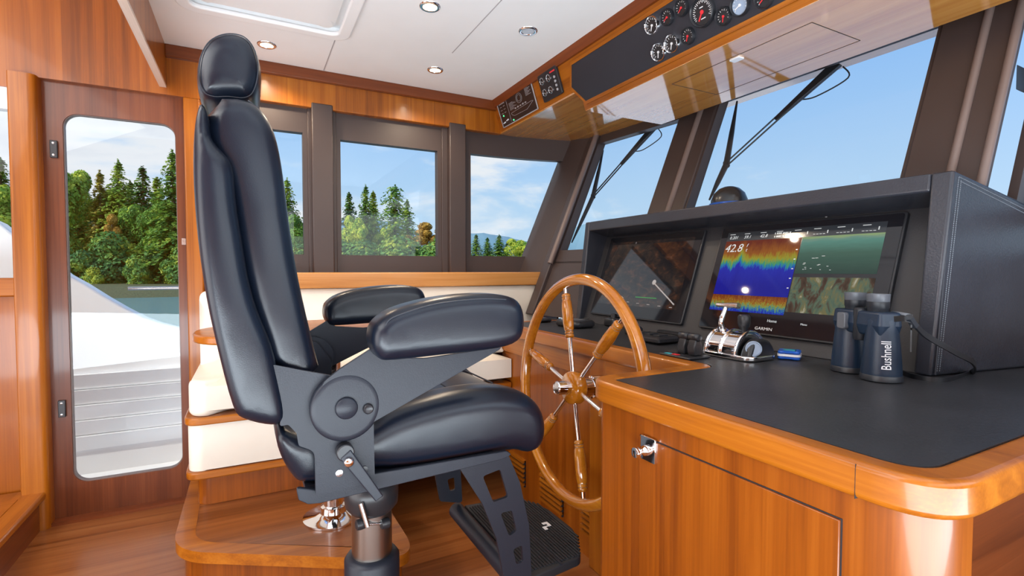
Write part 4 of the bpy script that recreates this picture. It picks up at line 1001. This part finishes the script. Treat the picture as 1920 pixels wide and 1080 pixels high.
# rounded rear of the seat and its shell
rr_ = prof([(520, 805), (518, 835), (530, 872), (552, 905), (565, 912), (592, 912), (640, 905), (640, 830), (590, 822), (550, 815)], YF)
obj('seat_rear_cushion', pillow(rr_, YF+.0, CY*2-YF, .03, 6, 3), 'leather', ch, smooth=80)
# flat plates
def plate(pts, y, th, name, parent=ch, r=.006, mat='black_metal', holes=None, bevel=.0012):
    P = prof(pts, y); P = round_poly(P, r, 3) if r else P
    return obj(name, prism(B(), P, y, y+th, 'Y'), mat, parent, bev=bevel, seg=1)
YPn = YF-.022
for s in (0, 1):
    y = YPn if s == 0 else CY*2-YPn-.008
    P = prof([(508, 683), (560, 693), (632, 707), (660, 712), (700, 762), (703, 902), (592, 931), (590, 846), (560, 836), (556, 812), (540, 796), (524, 800), (530, 770)], YPn); P = round_poly(P, [.004, .004, .004, .02, .03, .006, .006, .02, .008, .008, .006, .004, .004], 4)
    obj('side_plate', prism(B(), P, y, y+.008, 'Y'), 'black_metal', ch, bev=.0012, seg=1)
    P = prof([(555, 915), (560, 938), (578, 946), (600, 944), (940, 862), (962, 852), (950, 846), (705, 888), (600, 920)], YPn+.01); P = round_poly(P, .004, 2)
    y2 = YPn+.010 if s == 0 else CY*2-YPn-.018
    obj('seat_rail', prism(B(), P, y2, y2+.010, 'Y'), 'black_metal', ch, bev=.0012, seg=1)
obj('seat_pan', bx(prof([(575, 900)], YPn)[0][0], prof([(945, 900)], YPn)[0][0]-.01, YF+.01, CY*2-YF-.01, prof([(760, 892)], YF)[0][1]-.0, prof([(760, 892)], YF)[0][1]+.012), 'black_metal', ch)
# hub discs with bolts
for s in (1, -1):
    yh = YPn-.0 if s > 0 else CY*2-YPn
    hx, hz = prof([(648, 763)], YPn-.012)[0]
    dsk = obj('pivot_disc', lathe(B(), [(.060, 0), (.0605, .002), (.0605, .016), (.057, .019), (.050, .0195), (.0195, .0195), (.0195, .0235), (.017, .026), (0, .0265)], frame((hx, yh, hz), (0, -s, 0)), 48), 'black_metal', ch, smooth=50)
    obj('bolt', lathe(B(), [(.0095, .018), (.0095, .023), (.0075, .025), (.005, .0235), (0, .0235)], frame((hx+.038, yh, hz-.006), (0, -s, 0)), 18), 'black_plastic', dsk, smooth=50)
# arms
arm = [(612, 700), (640, 690), (700, 655), (716, 682), (940, 657), (930, 662), (708, 792), (690, 800), (650, 802)]
for s in (0, 1):
    ya_ = YPn-.010
    P = prof([(604, 722), (640, 694), (700, 655), (722, 672), (800, 674), (945, 652), (942, 657), (700, 797), (650, 812), (610, 790)], ya_-.02)
    P = round_poly(P, [.02, .006, .006, .006, .006, .001, .003, .02, .03, .03], 4)
    yw = ya_-.008 if s == 0 else CY*2-ya_
    br = obj('arm_bracket', prism(B(), P, yw, yw+.008, 'Y'), 'black_metal', ch, bev=.0012, seg=1)
    yc = .905 if s == 0 else CY*2-.905
    AP = prof([(702, 628), (712, 605), (748, 580), (820, 560), (900, 551), (950, 553), (978, 564), (989, 590), (988, 622), (976, 643), (940, 656), (840, 668), (740, 679), (716, 676), (703, 655)], .862)
    pad = obj('armrest_pad', pillow(AP, yc-.047, yc+.047, .026, 6, 3), 'leather', ch, smooth=80, label='near padded armrest' if s == 0 else 'far padded armrest')
    se = catmull(prof([(716, 660), (712, 632), (740, 607), (820, 583), (900, 571), (955, 570)], .862), 5, False)
    se = catmull(prof([(718, 640), (726, 606), (752, 590), (820, 570), (900, 561), (950, 562)], .862), 5, False)
    if s == 0: obj('seam', tube(B(), [(p.x, yc-.0400, p.y) for p in se], .0016, 6), 'leather_seam', pad)
# adjustment lever
a_ = prof([(650, 857), (655, 868), (715, 937)], YPn-.03)
lev = obj('adjusting_lever', tube(B(), [(a_[0][0], YPn-.002, a_[0][1]+.004), (a_[0][0], YPn-.022, a_[0][1]+.004)], .0155, 20), 'black_plastic', ch, bev=.002)
bm = hexa(B(), [(a_[0][0]-.010, YPn-.024, a_[0][1]-.004), (a_[0][0]+.008, YPn-.024, a_[0][1]+.010), (a_[0][0]+.008, YPn-.016, a_[0][1]+.010), (a_[0][0]-.010, YPn-.016, a_[0][1]-.004)],
          [(a_[2][0]-.010, YPn-.030, a_[2][1]-.002), (a_[2][0]+.004, YPn-.030, a_[2][1]+.006), (a_[2][0]+.004, YPn-.022, a_[2][1]+.006), (a_[2][0]-.010, YPn-.022, a_[2][1]-.002)])
obj('lever_handle', bm, 'black_metal', lev, bev=.002)
obj('chrome_bolt', lathe(B(), [(.009, 0), (.009, .004), (.006, .008), (0, .009)], frame((a_[1][0], YPn-.024, a_[1][1]), (0, -1, 0)), 20), 'chrome', lev, smooth=60)
for (u, v), mt in (((636, 887), 'steel'), ((683, 880), 'black_plastic')):
    q = prof([(u, v)], YPn)[0]; obj('screw', lathe(B(), [(.0065, 0), (.0065, .002), (0, .003)], frame((q[0], YPn, q[1]), (0, -1, 0)), 16), mt, ch)
# pedestal
px_ = onY(697, 960, CY).x
def pz(v): return onY(697, v, CY).z
zt = pz(950)
obj('pedestal_head', lathe(B(), [(.050, zt-.005), (.062, zt+.010), (.064, zt+.035), (.064, zt+.055), (.045, zt+.075)], T(px_, CY, 0), 36), 'black_plastic', ch, smooth=50)
obj('swivel_ring', lathe(B(), [(.045, zt+.066), (.052, zt+.070), (.052, zt+.080), (.045, zt+.082)], T(px_, CY, 0), 36), 'steel', ch)
obj('pedestal_column', lathe(B(), [(.0475, .05), (.0475, zt+.012)], T(px_, CY, 0), 48), 'bronze_tube', ch, smooth=50, label='brushed bronze-grey column')
zc_ = pz(1043)
obj('pedestal_collar', lathe(B(), [(.0480, zc_+.012), (.058, zc_+.010), (.065, zc_), (.065, .035), (.11, .030), (.115, .022), (.115, .0), (0.05, 0)], T(px_, CY, 0), 44), 'black_metal', ch, smooth=50)
q = [Vector((px_-.012, CY-.058, pz(922))), Vector((px_-.012, CY-.064, pz(985)))]
obj('height_lever', tube(B(), [Vector((onY(676, 925, CY-.06).x, CY-.06, pz(922)+.005)), Vector((onY(689, 987, CY-.07).x, CY-.07, onY(689, 987, CY-.07).z))], .0058, 12), 'steel', ch)
kA = onY(676, 983, CY-.052); kB = onY(722, 981, CY-.045)
kr = obj('clamp_rod', tube(B(), [kA, kB], .0032, 10), 'steel', ch)
for k_ in (kA, kB): obj('clamp_knob', lathe(B(), [(.006, -.012), (.0115, -.009), (.0125, 0), (.0115, .009), (.006, .012)], frame(k_, (1, .1, 0)), 20), 'black_plastic', kr, smooth=50)
# footrest
def holed(P, H, y, th, parent):
    bm = B(); vs = [];
    # build with holes by triangle fill
    loops = [P]+H; edges = []
    for L in loops:
        v = [bm.verts.new((p[0], y, p[1])) for p in L]
        for i in range(len(v)): edges.append(bm.edges.new((v[i], v[(i+1) % len(v)])))
    r_ = bmesh.ops.triangle_fill(bm, use_beauty=True, use_dissolve=False, edges=edges)
    fs = [f for f in bm.faces]
    ex = bmesh.ops.extrude_face_region(bm, geom=fs); vv = [g for g in ex['geom'] if isinstance(g, bmesh.types.BMVert)]
    bmesh.ops.translate(bm, vec=(0, th, 0), verts=vv)
    return obj('footrest_bracket', bm, 'black_metal', parent)
def ff(l): return onY(l[0], l[1], YN_)
YN_ = 1.00
FP = round_poly(prof([(858, 872), (952, 850), (975, 905), (992, 985), (997, 1085), (945, 1085), (932, 1012), (905, 945)], YN_), [.004, .004, .05, .05, .01, .01, .05, .05], 4)
Hs = [round_poly(prof(h, YN_), .006, 3) for h in ([(905, 893), (938, 880), (953, 932), (925, 942)], [(938, 962), (960, 957), (969, 995), (955, 1006)], [(962, 1030), (979, 1022), (981, 1054), (968, 1058)])]
fb = holed(FP, Hs, YN_, .008, ch)
dY = CY*2-2*YN_-.008
fb2 = None
P2 = [(p[0], p[1]) for p in FP]
fb2 = holed(P2, [[tuple(q) for q in h] for h in Hs], YN_+dY, .008, ch)
tA = onY(868, 968, CY*2-YN_); tB = onY(972, 1095, YN_)
txx = (tA.x+tB.x)/2; tzz = (tA.z+tB.z)/2
obj('footrest_tube', tube(B(), [(txx, YN_-.004, tzz), (txx, CY*2-YN_+.004, tzz)], .024, 24), 'black_metal', ch, smooth=50)
# tread: ribbed plate with rounded front edge
zt_ = tzz+.018
def tread(x0, x1, zz, name, lip):
    pl_ = round_poly([(x0, YN_+.02), (x1-.045, YN_+.03), (x1, CY-.08), (x1, CY+.08), (x1-.045, CY*2-YN_-.03), (x0, CY*2-YN_-.02)], [.004, .02, .06, .06, .02, .004], 5)
    r_ = obj(name, prism(B(), pl_, zz-.022, zz, 'Z'), 'black_rubber', ch, bev=.003)
    return r_, pl_
xe = onZ(1108, 1018, zt_).x
def sl(x): return zt_+(x-txx)*.10
pl_ = round_poly([(txx+.02, YN_+.012), (xe-.06, YN_+.03), (xe, CY-.07), (xe, CY+.07), (xe-.06, CY*2-YN_-.03), (txx+.02, CY*2-YN_-.012)], [.004, .03, .07, .07, .03, .004], 6)
tb_ = prism(B(), pl_, zt_-.022, zt_, 'Z'); fr0 = obj('footrest_tread', tb_, 'black_rubber', ch, bev=.003)
ri = B(); y = YN_+.03
x = txx+.03
while x < xe-.008:
    # ribs run across the tread, trimmed to its outline
    w2 = (CY-YN_)-.035
    if x > xe-.06: w2 = max(.03, w2-(x-(xe-.06))*1.6)
    if abs(x-(txx+.115)) > .006: tube(ri, [(x, CY-w2, zt_+.0012), (x, CY+w2, zt_+.0012)], .0026, 6)
    x += .0085
obj('tread_ribs', ri, 'black_rubber', fr0, smooth=50)
obj('tread_joint', bx(txx+.112, txx+.118, YN_+.022, CY*2-YN_-.022, zt_-.001, zt_+.002), 'black_metal', fr0)
lg = onZ(1022, 988, zt_)
lm = B(); s_ = .011
for pts_ in ([(-1, 1.6), (-1, .3), (.6, .3), (.6, -.5), (-.2, -.5), (-.2, -1.2), (1.3, -1.2), (1.3, 0), (-.3, 0) if 0 else (1.3, .6), (-.2, .6), (-.2, 1.6)],):
    prism(lm, [(lg.x+a*s_*1.1, lg.y-b*s_*1.2) for a, b in pts_], zt_+.0035, zt_+.0048, 'Z')
obj('logo_mark', lm, 'white_mark', fr0)

for o in ch.children:
    if o.type == 'MESH' and o.name.split('.')[0] in ('headrest', 'backrest', 'back_bolster', 'back_shell', 'seat_cushion', 'seat_side_roll', 'seat_pad', 'seat_rear_cushion', 'armrest_pad'):
        md = o.modifiers.new('smooth', 'SMOOTH'); md.factor = .5; md.iterations = 14 if o.name.startswith('headrest') else 3
# ---- dinette platform, settee and table
ZP = .20
plf = thing('dinette_platform', 'raised wooden platform with rounded nosing under the table and settee', 'platform', (.1, 2.1, 0))
po = round_poly([(-.225, 2.70), (-.225, 1.80), (.435, 1.40), (.41, 2.70)], [0, .20, .085, 0], 12)
obj('nosing', ring_prism(B(), po, inset(po, .055), ZP-.035, ZP, 'Z'), 'wood_X', plf, bev=.010, seg=4, smooth=50)
obj('deck', prism(B(), inset(po, .054), ZP-.03, ZP-.001, 'Z'), 'wood_floor', plf)
obj('riser', prism(B(), inset(po, .025), 0, ZP-.033, 'Z'), 'wood_panel', plf, smooth=50)
se_ = thing('settee', 'cream upholstered settee along the port wall with wooden trims', 'settee', (.4, 2.35, ZP))
XS0, XS1, YS0 = -.20, 1.075, 2.07
def rl(r, dx=0, dy=0, x1=XS1, y1=2.69): return round_poly([(XS0+dx, y1), (XS0+dx, YS0+dy), (x1, YS0+dy), (x1, y1)], [0, r, 0, 0], 8)
obj('plinth', prism(B(), rl(.05, .02, .03), ZP, .315, 'Z'), 'wood_panel', se_, smooth=50)
obj('lower_trim', prism(B(), rl(.05, -.012, -.012), .308, .335, 'Z'), 'wood_X', se_, bev=.005, smooth=50)
obj('base_panel', pillow(rl(.05, -.004, -.002), .335, .505, .004, 2, 1, 'Z'), 'cream_vinyl', se_, smooth=50)
obj('seat_trim', prism(B(), rl(.06, -.014, -.016), .503, .530, 'Z'), 'wood_X', se_, bev=.005, smooth=50)
obj('seat_cushion', pillow(rl(.06, .0, -.010, XS1, 2.62), .530, .660, .022, 5, 1, 'Z'), 'cream_vinyl', se_, smooth=60)
obj('back_cushion', pillow([(p[0], p[1]) for p in round_poly([(-.195, .60), (1.64, .60), (1.64, .962), (-.195, .962)], [.02, .02, .04, .04], 5)], 2.53, 2.63, .018, 5, 1, 'Y'), 'cream_vinyl', se_, smooth=60)
obj('forward_seat', pillow(round_poly([(.62, .66), (1.07, .66), (1.07, .80), (.62, .80)], .02, 4), 2.40, 2.52, .016, 4, 1, 'Y') if 0 else pillow(round_poly([(1.0, .66), (1.07, .66), (1.07, .86), (1.0, .86)], .012, 4), 2.12, 2.60, .012, 4, 1, 'Y'), 'cream_vinyl', se_, smooth=60)
tbx, tby = .245, 1.80
tb_ = thing('dinette_table', 'oval varnished dinette table on a polished steel pedestal', 'table', (tbx, tby, ZP))
to = [(tbx+.40*(abs(cos(a))**.75)*(1 if cos(a) > 0 else -1), tby+.235*(abs(sin(a))**.75)*(1 if sin(a) > 0 else -1)) for a in [2*pi*k/72 for k in range(72)]]
obj('table_top', prism(B(), to, .838, .862, 'Z'), 'wood_X', tb_, bev=.005, seg=3, smooth=50)
obj('pedestal_tube', lathe(B(), [(.032, ZP+.01), (.032, .84)], T(tbx, tby, 0), 32), 'chrome', tb_, smooth=50)
obj('pedestal_base', lathe(B(), [(.100, ZP), (.100, ZP+.006), (.060, ZP+.012), (.045, ZP+.020), (.042, ZP+.040), (.032, ZP+.044)], T(tbx, tby, 0), 44), 'chrome', tb_, smooth=50)
# ================================================================== OUTSIDE
wtr = bx(-600, 1200, 4.2, 1500, -2.7, -2.5); o = obj('sea_water', wtr, 'sea_water'); o['kind'] = 'structure'
rng = random.Random(11)
def mesh_obj(name, verts, faces, mat, parent=None, M=None):
    me = bpy.data.meshes.new(name); me.from_pydata(verts, [], faces); me.materials.append(MAT[mat]); me.update()
    for p in me.polygons: p.use_smooth = False
    o = bpy.data.objects.new(name, me); COL.objects.link(o); o.parent = parent
    return o
def leaf_cloud(pts, size, rg):
    V = []; Fc = []
    for p, nrm_, s in pts:
        n = (nrm_+Vector((rg.uniform(-.7, .7), rg.uniform(-.7, .7), rg.uniform(-.5, .7)))).normalized(); a = n.orthogonal().normalized(); a = Matrix.Rotation(rg.uniform(0, 6.28), 3, n) @ a; b = n.cross(a); s *= size*rg.uniform(.6, 1.3); i = len(V)
        k = rg.uniform(.45, .8)
        V += [p-a*s, p-b*s*k, p+a*s, p+b*s*k]; Fc.append((i, i+1, i+2, i+3))
    return V, Fc
def conifer(h, rad, n, mat, seed, bare=.12, top_flat=0):
    rg = random.Random(seed); pts = []
    # whorled boughs: each a drooping spray that narrows to its tip
    z = h*bare; lev = 0
    while z < h*.985:
        t = (z/h-bare)/(1-bare); base = (1-t)**.9*rad
        if top_flat: base = rad*(.3+.75*sin(pi*min(1, .12+t*.84)))*(1-.25*t)
        nb = int(5+7*(1-t)); ph = rg.uniform(0, 6.28)
        for b in range(nb):
            a = ph+2*pi*b/nb+rg.uniform(-.35, .35); L = base*rg.uniform(.55, 1.25)+.2
            m_ = max(5, int(L*n/2200))
            for k in range(m_):
                f = rg.random()**.75; wd = .16*L*(1-f)+.18
                q = Vector((cos(a)*L*f-sin(a)*rg.uniform(-wd, wd), sin(a)*L*f+cos(a)*rg.uniform(-wd, wd), z+L*(.10*f-.42*f*f)+rg.uniform(-.22, .12)))
                pts.append((q, Vector((cos(a)*.5, sin(a)*.5, .9)), 1.0-.35*f))
        z += h*.022*(1.25-.55*t)*rg.uniform(.8, 1.25); lev += 1
    for k in range(60): pts.append((Vector((rg.uniform(-.1, .1), rg.uniform(-.1, .1), h*rg.uniform(.93, 1.01))), Vector((0, 0, 1)), .5))
    return leaf_cloud(pts, .40, rg)
def broadleaf(h, rad, n, seed, low=.25):
    rg = random.Random(seed); pts = []; blobs = []
    for k in range(16):
        t = rg.uniform(low, .95); a = rg.uniform(0, 2*pi); rr = rad*rg.uniform(.1, .75)*(1-abs(t-.55)); blobs.append((Vector((cos(a)*rr, sin(a)*rr, h*t)), rad*rg.uniform(.28, .52)))
    for i in range(n):
        c, r = rg.choice(blobs); d = Vector((rg.gauss(0, 1), rg.gauss(0, 1), rg.gauss(0, 1))).normalized(); pts.append((c+d*r*rg.uniform(.75, 1.05), d, 1))
    return leaf_cloud(pts, .34, rg)
def tree(name, kind, mat, h, rad, n, seed, label, group, **k):
    r = thing(name, label, 'tree', (0, 0, 0), group)
    V, Fc = conifer(h, rad, n, mat, seed, **k) if kind == 'c' else broadleaf(h, rad, n, seed, **k)
    mesh_obj('crown', V, Fc, mat, r)
    bm = lathe(B(), [(h*.017, -1.5), (h*.014, h*.3), (h*.008, h*.7), (.03, h*.97)], None, 10); obj('trunk', bm, 'bark', r, local=True)
    return r
G1 = 'trees on the far shore'
proto = {
 'fir': tree('conifer_tree', 'c', 'needles', 24, 5.6, 19000, 1, 'x', G1),
 'fir2': tree('conifer_tree', 'c', 'needles', 24, 4.4, 14000, 2, 'x', G1, bare=.2),
 'old': tree('conifer_tree', 'c', 'needles', 24, 5.2, 11000, 3, 'x', G1, bare=.25, top_flat=1),
 'cedar': tree('conifer_tree', 'c', 'needles_blue', 24, 3.4, 12000, 4, 'x', G1),
 'alder': tree('broadleaf_tree', 'b', 'leaves', 20, 6.0, 12000, 5, 'x', G1),
 'gold': tree('conifer_tree', 'c', 'needles_gold', 24, 3.6, 13000, 9, 'x', G1),
 'rust': tree('broadleaf_tree', 'b', 'leaves_autumn', 22, 3.6, 11000, 6, 'x', G1, low=.2),
 'shrub': tree('shore_bush', 'b', 'bush', 8, 5.5, 9000, 8, 'x', G1, low=.1)}
used = set()
def plant(kind, u, vtop, dist, label, hmin=None, wide=1.0):
    """stand a tree at a distance in the direction of a photo column, tall enough to reach vtop"""
    d = ray(u, 507); d.z = 0; k = dist/d.dot(Vector((fw.x, fw.y, 0)).normalized()); p = CAM+d*k
    base = -2.3; top = CAM_H+(507-vtop)/F_PX*dist
    P = proto[kind]; H0 = {'alder': 20, 'rust': 22, 'shrub': 8}.get(kind, 24); s = (top-base)/H0
    o = P if kind not in used else copy_tree(P)
    used.add(kind)
    o.location = (p.x, p.y, base); o.scale = (s*wide, s*wide, s); o.rotation_euler = (0, 0, rng.uniform(0, 6.28)); o['label'] = label
    return o
# seen through the door glass, left to right
plant('alder', 128, 318, 95, 'pale green leafy tree at the left edge of the door glass', wide=.8)
plant('cedar', 166, 326, 112, 'slim bluish evergreen between the leafy tree and the rust-topped tree', wide=.9)
plant('gold', 192, 322, 97, 'rust and yellow conifer-shaped autumn tree through the door glass', wide=1.35)
plant('fir', 227, 302, 98, 'pointed conifer in the middle of the door glass', wide=1.15)
plant('fir2', 272, 314, 98, 'slimmer conifer right of the middle in the door glass', wide=1.5)
plant('fir', 328, 284, 88, 'tallest conifer at the right edge of the door glass', wide=1.2)
plant('alder', 250, 385, 96, 'low leafy tree between two conifers in the door glass', wide=.8)
plant('alder', 300, 375, 94, 'leafy tree below the tallest conifer in the door glass', wide=.8)
plant('rust', 212, 400, 93, 'yellowing small tree in front of the middle conifer', wide=.8)
ORD = ['leftmost', 'second from left', 'third from left', 'fourth from left', 'fifth from left', 'sixth from left', 'seventh from left', 'eighth from left', 'ninth from left', 'tenth from left', 'rightmost']
for i, u in enumerate((95, 118, 150, 180, 208, 238, 265, 292, 318, 345, 372)):
    plant('shrub', u, 455+18*((i*5) % 4), 84+3*(i % 3), 'green shore bush behind the door glass, %s of its row' % ORD[i], wide=1.0)['group'] = 'shore bushes behind the door glass'
for i, (u, v) in enumerate(((110, 400), (140, 395), (172, 400), (225, 410), (285, 420), (330, 420), (358, 400))):
    plant('fir2' if i % 2 else 'cedar', u, v-28, 118, 'dark evergreen in the rear row behind the door glass, %s' % ORD[[6, 1, 2, 3, 4, 5, 0][i] if 0 else i], wide=1.5)['group'] = 'rear evergreens behind the door glass'
plant('fir2', 150, 338, 106, 'dark conifer just right of the pale leafy tree at the left of the door glass', wide=1.3)
plant('fir', 248, 340, 108, 'shorter conifer filling the gap between the two pointed ones in the door glass', wide=1.3)
plant('fir2', 298, 334, 104, 'conifer close left of the tallest one in the door glass', wide=1.5)
plant('alder', 208, 352, 101, 'yellow-green leafy tree beside the rust-topped tree in the door glass', wide=.8)
# left window
plant('cedar', -30, 290, 100, 'bluish evergreen in the left-hand window', wide=1.3)
plant('alder', 14, 345, 92, 'bright leafy tree in the left-hand window', wide=1.1)
plant('fir2', 8, 298, 110, 'dark conifer behind the leafy tree in the left-hand window', wide=1.3)
# windows along the port side
plant('fir', 405, 300, 95, 'conifer hidden mostly by the chair back', wide=.9)
plant('fir2', 470, 330, 100, 'conifer beside the chair back in the first window', wide=1.0)
plant('fir', 541, 336, 105, 'pointed conifer in the narrow window beside the chair', wide=1.15)
plant('alder', 560, 405, 98, 'leafy tree low in the narrow window beside the chair', wide=.8)
plant('fir2', 606, 370, 110, 'conifer behind the first brown pillar', wide=1.1)
plant('fir2', 656, 362, 112, 'small pointed conifer left in the middle window', wide=1.35)
plant('fir', 687, 348, 108, 'tall conifer left of centre in the middle window', wide=1.05)
plant('fir2', 701, 360, 112, 'conifer close behind the tall one in the middle window', wide=1.35)
plant('old', 742, 348, 105, 'ragged flat-topped conifer right of centre in the middle window', wide=1.05)
plant('fir2', 764, 376, 103, 'dark conifer against the flat-topped one in the middle window', wide=1.3)
plant('alder', 668, 405, 100, 'leafy tree at lower left of the middle window', wide=.7)
plant('alder', 722, 425, 104, 'low leafy tree between the tall conifers of the middle window', wide=.8)
plant('rust', 802, 416, 150, 'distant autumn tree in the middle window', wide=1.6)
plant('rust', 822, 424, 120, 'orange autumn tree at the right edge of the middle window', wide=1.2)
plant('rust', 768, 440, 98, 'yellow autumn tree at the foot of the dark conifer', wide=1.0)
for i, u in enumerate((500, 540, 572, 640, 668, 700, 735, 770, 805, 840)):
    plant('shrub', u, 462+6*(i % 3), 96+3*(i % 2), 'low shore bush at the bottom of the port windows, %s' % ORD[i], wide=1.4)['group'] = 'shore bushes in the port windows'
for u, v, kd, lb in ((893, 440, 'fir2', 'conifer at the left edge of the curved corner window'), (914, 446, 'fir2', 'bluish conifer second from left in the curved window'), (936, 440, 'fir', 'pointed conifer in the middle of the curved window'),
                     (950, 456, 'cedar', 'small conifer right of the middle in the curved window'), (972, 448, 'alder', 'sunlit leafy tree in the curved window'), (992, 452, 'alder', 'sunlit leafy tree at the right of the curved window'), (1012, 470, 'fir2', 'small tree near the leaning corner pillar')):
    plant(kd, u, v, 190, lb, wide=1.9 if kd != 'alder' else 1.3)
# bank of the far shore
bk_ = B(); prev = None
W2 = [(-260, 150), (-120, 96), (-40, 84), (0, 84), (60, 92), (110, 120), (260, 200)]
for y_ in (0, 1, 2):
    pass
bt_ = [(x, y, -2.52) for x, y in [(-300, 150), (-120, 88), (-60, 80), (-10, 80), (60, 86), (150, 120), (330, 230), (330, 330), (-300, 330)]]
tp_ = [(x*1.0, y+6, -1.2) for x, y, _ in bt_[:7]]+[(330, 330, 4), (-300, 330, 4)]
bm = hexa(B(), bt_, tp_); o = obj('shore_bank', bm, 'shore_soil'); o['kind'] = 'structure'
# far hills
def hills(name, y0, x0, x1, hh, seed, mat='hill_forest'):
    V = []; F_ = []; n = 90
    for j in range(9):
        for i in range(n+1):
            x = x0+(x1-x0)*i/n; t = i/n; k = sin(pi*j/8)**.8
            hgt = hh*(.45+.55*noise.noise(Vector((t*3.2+seed, 0, 0)))+.18*noise.noise(Vector((t*9+seed, 3, 0)))+.05*noise.noise(Vector((t*40, j, 0))))
            V.append((x, y0+j*60, -3+max(4, hgt)*k))
    for j in range(8):
        for i in range(n): a = j*(n+1)+i; F_.append((a, a+1, a+n+2, a+n+1))
    o = mesh_obj(name, V, F_, mat); o['kind'] = 'structure'
    for p in o.data.polygons: p.use_smooth = True
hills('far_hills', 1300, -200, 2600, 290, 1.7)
# handrail over the bulwark
hr = thing('handrail', 'polished steel handrail outside the door, above the white bulwark', 'handrail', (-.4, 3.45, .7))
z_h = onY(250, 541, 3.46).z
obj('rail', tube(B(), [(-.60, 3.46, z_h), (1.2, 3.46, z_h)], .010, 12), 'steel', hr)
for x in (1.1,): obj('stanchion', tube(B(), [(x, 3.46, z_h), (x, 3.46, z_h-.35)], .008, 10), 'steel', hr)

# ---- windscreen wipers hanging outside the glass
def wiper(ya, label, sgn=1, pts=None):
    z0 = 1.90
    def g(y, z, o=.07): return Vector((wx(y, z)+o, y, z))
    w_ = thing('windscreen_wiper', label, 'wiper', g(ya, z0))
    piv = pts[0]; mid = pts[1]; b0 = pts[2]; b1 = pts[3]
    P0 = g(*piv); P1 = g(*mid)
    obj('motor_arm', hexa(B(), *[[g(piv[0]+(mid[0]-piv[0])*t+a*.5, piv[1]+(mid[1]-piv[1])*t+b*.5, .06+c) for a, b, c in ((-wd, -wd, 0), (wd, wd, 0), (wd, wd, .02), (-wd, -wd, .02))] for t, wd in ((-.05, .034), (.50, .013))]), 'black_plastic', w_, bev=.003)
    dr_ = (P1-P0).normalized(); sd_ = dr_.cross(Vector((1, 0, -.4))).normalized()
    for s in (-1, 1): obj('arm_rod', tube(B(), [P0+dr_*.16+sd_*s*.012, P1+sd_*s*.010], .0038, 8), 'black_metal', w_)
    obj('blade_holder', lathe(B(), [(.010, -.016), (.012, -.010), (.012, .010), (.010, .016)], frame(P1, sd_), 14), 'black_metal', w_)
    A = g(*b0, .055); C_ = g(*b1, .055); M_ = (A+C_)/2
    obj('blade', tube(B(), [A, A+(P1-A)*.5, P1, P1+(C_-P1)*.5, C_], [.004, .011, .0135, .011, .004], 8), 'black_rubber', w_)
    hs_ = catmull([P0+Vector((.02, -.03, 0)), P0+Vector((.02, -.05, -.05)), P0+dr_*.12+Vector((.02, -.035, -.02)), P0+dr_*.15+Vector((.01, 0, 0))], 6, False)
    obj('washer_hose', tube(B(), hs_, .0028, 8), 'black_rubber', w_)
def onW(u, v, off):
    """point on the raked windscreen plane pushed out by off"""
    lo, hi = .5, 6.0
    d = ray(u, v)
    for _ in range(50):
        mdd = (lo+hi)/2; p = CAM+d*mdd
        if p.x < wx(p.y, p.z)+off: lo = mdd
        else: hi = mdd
    p = CAM+d*lo; return (p.y, p.z)
wiper(1.2, 'wiper hanging outside the large windscreen pane', pts=[onW(1560, 128, .07), onW(1362, 308, .07), onW(1382, 190, .055), onW(1330, 375, .055)])
wiper(2.1, 'wiper hanging outside the port windscreen pane', pts=[onW(1222, 243, .07), onW(1112, 368, .07), onW(1131, 282, .055), onW(1072, 455, .055)])
wiper(.5, 'wiper just visible in the starboard pane at the right edge', pts=[onW(1960, 150, .07), onW(1915, 215, .07), onW(1925, 120, .055), onW(1893, 350, .055)])
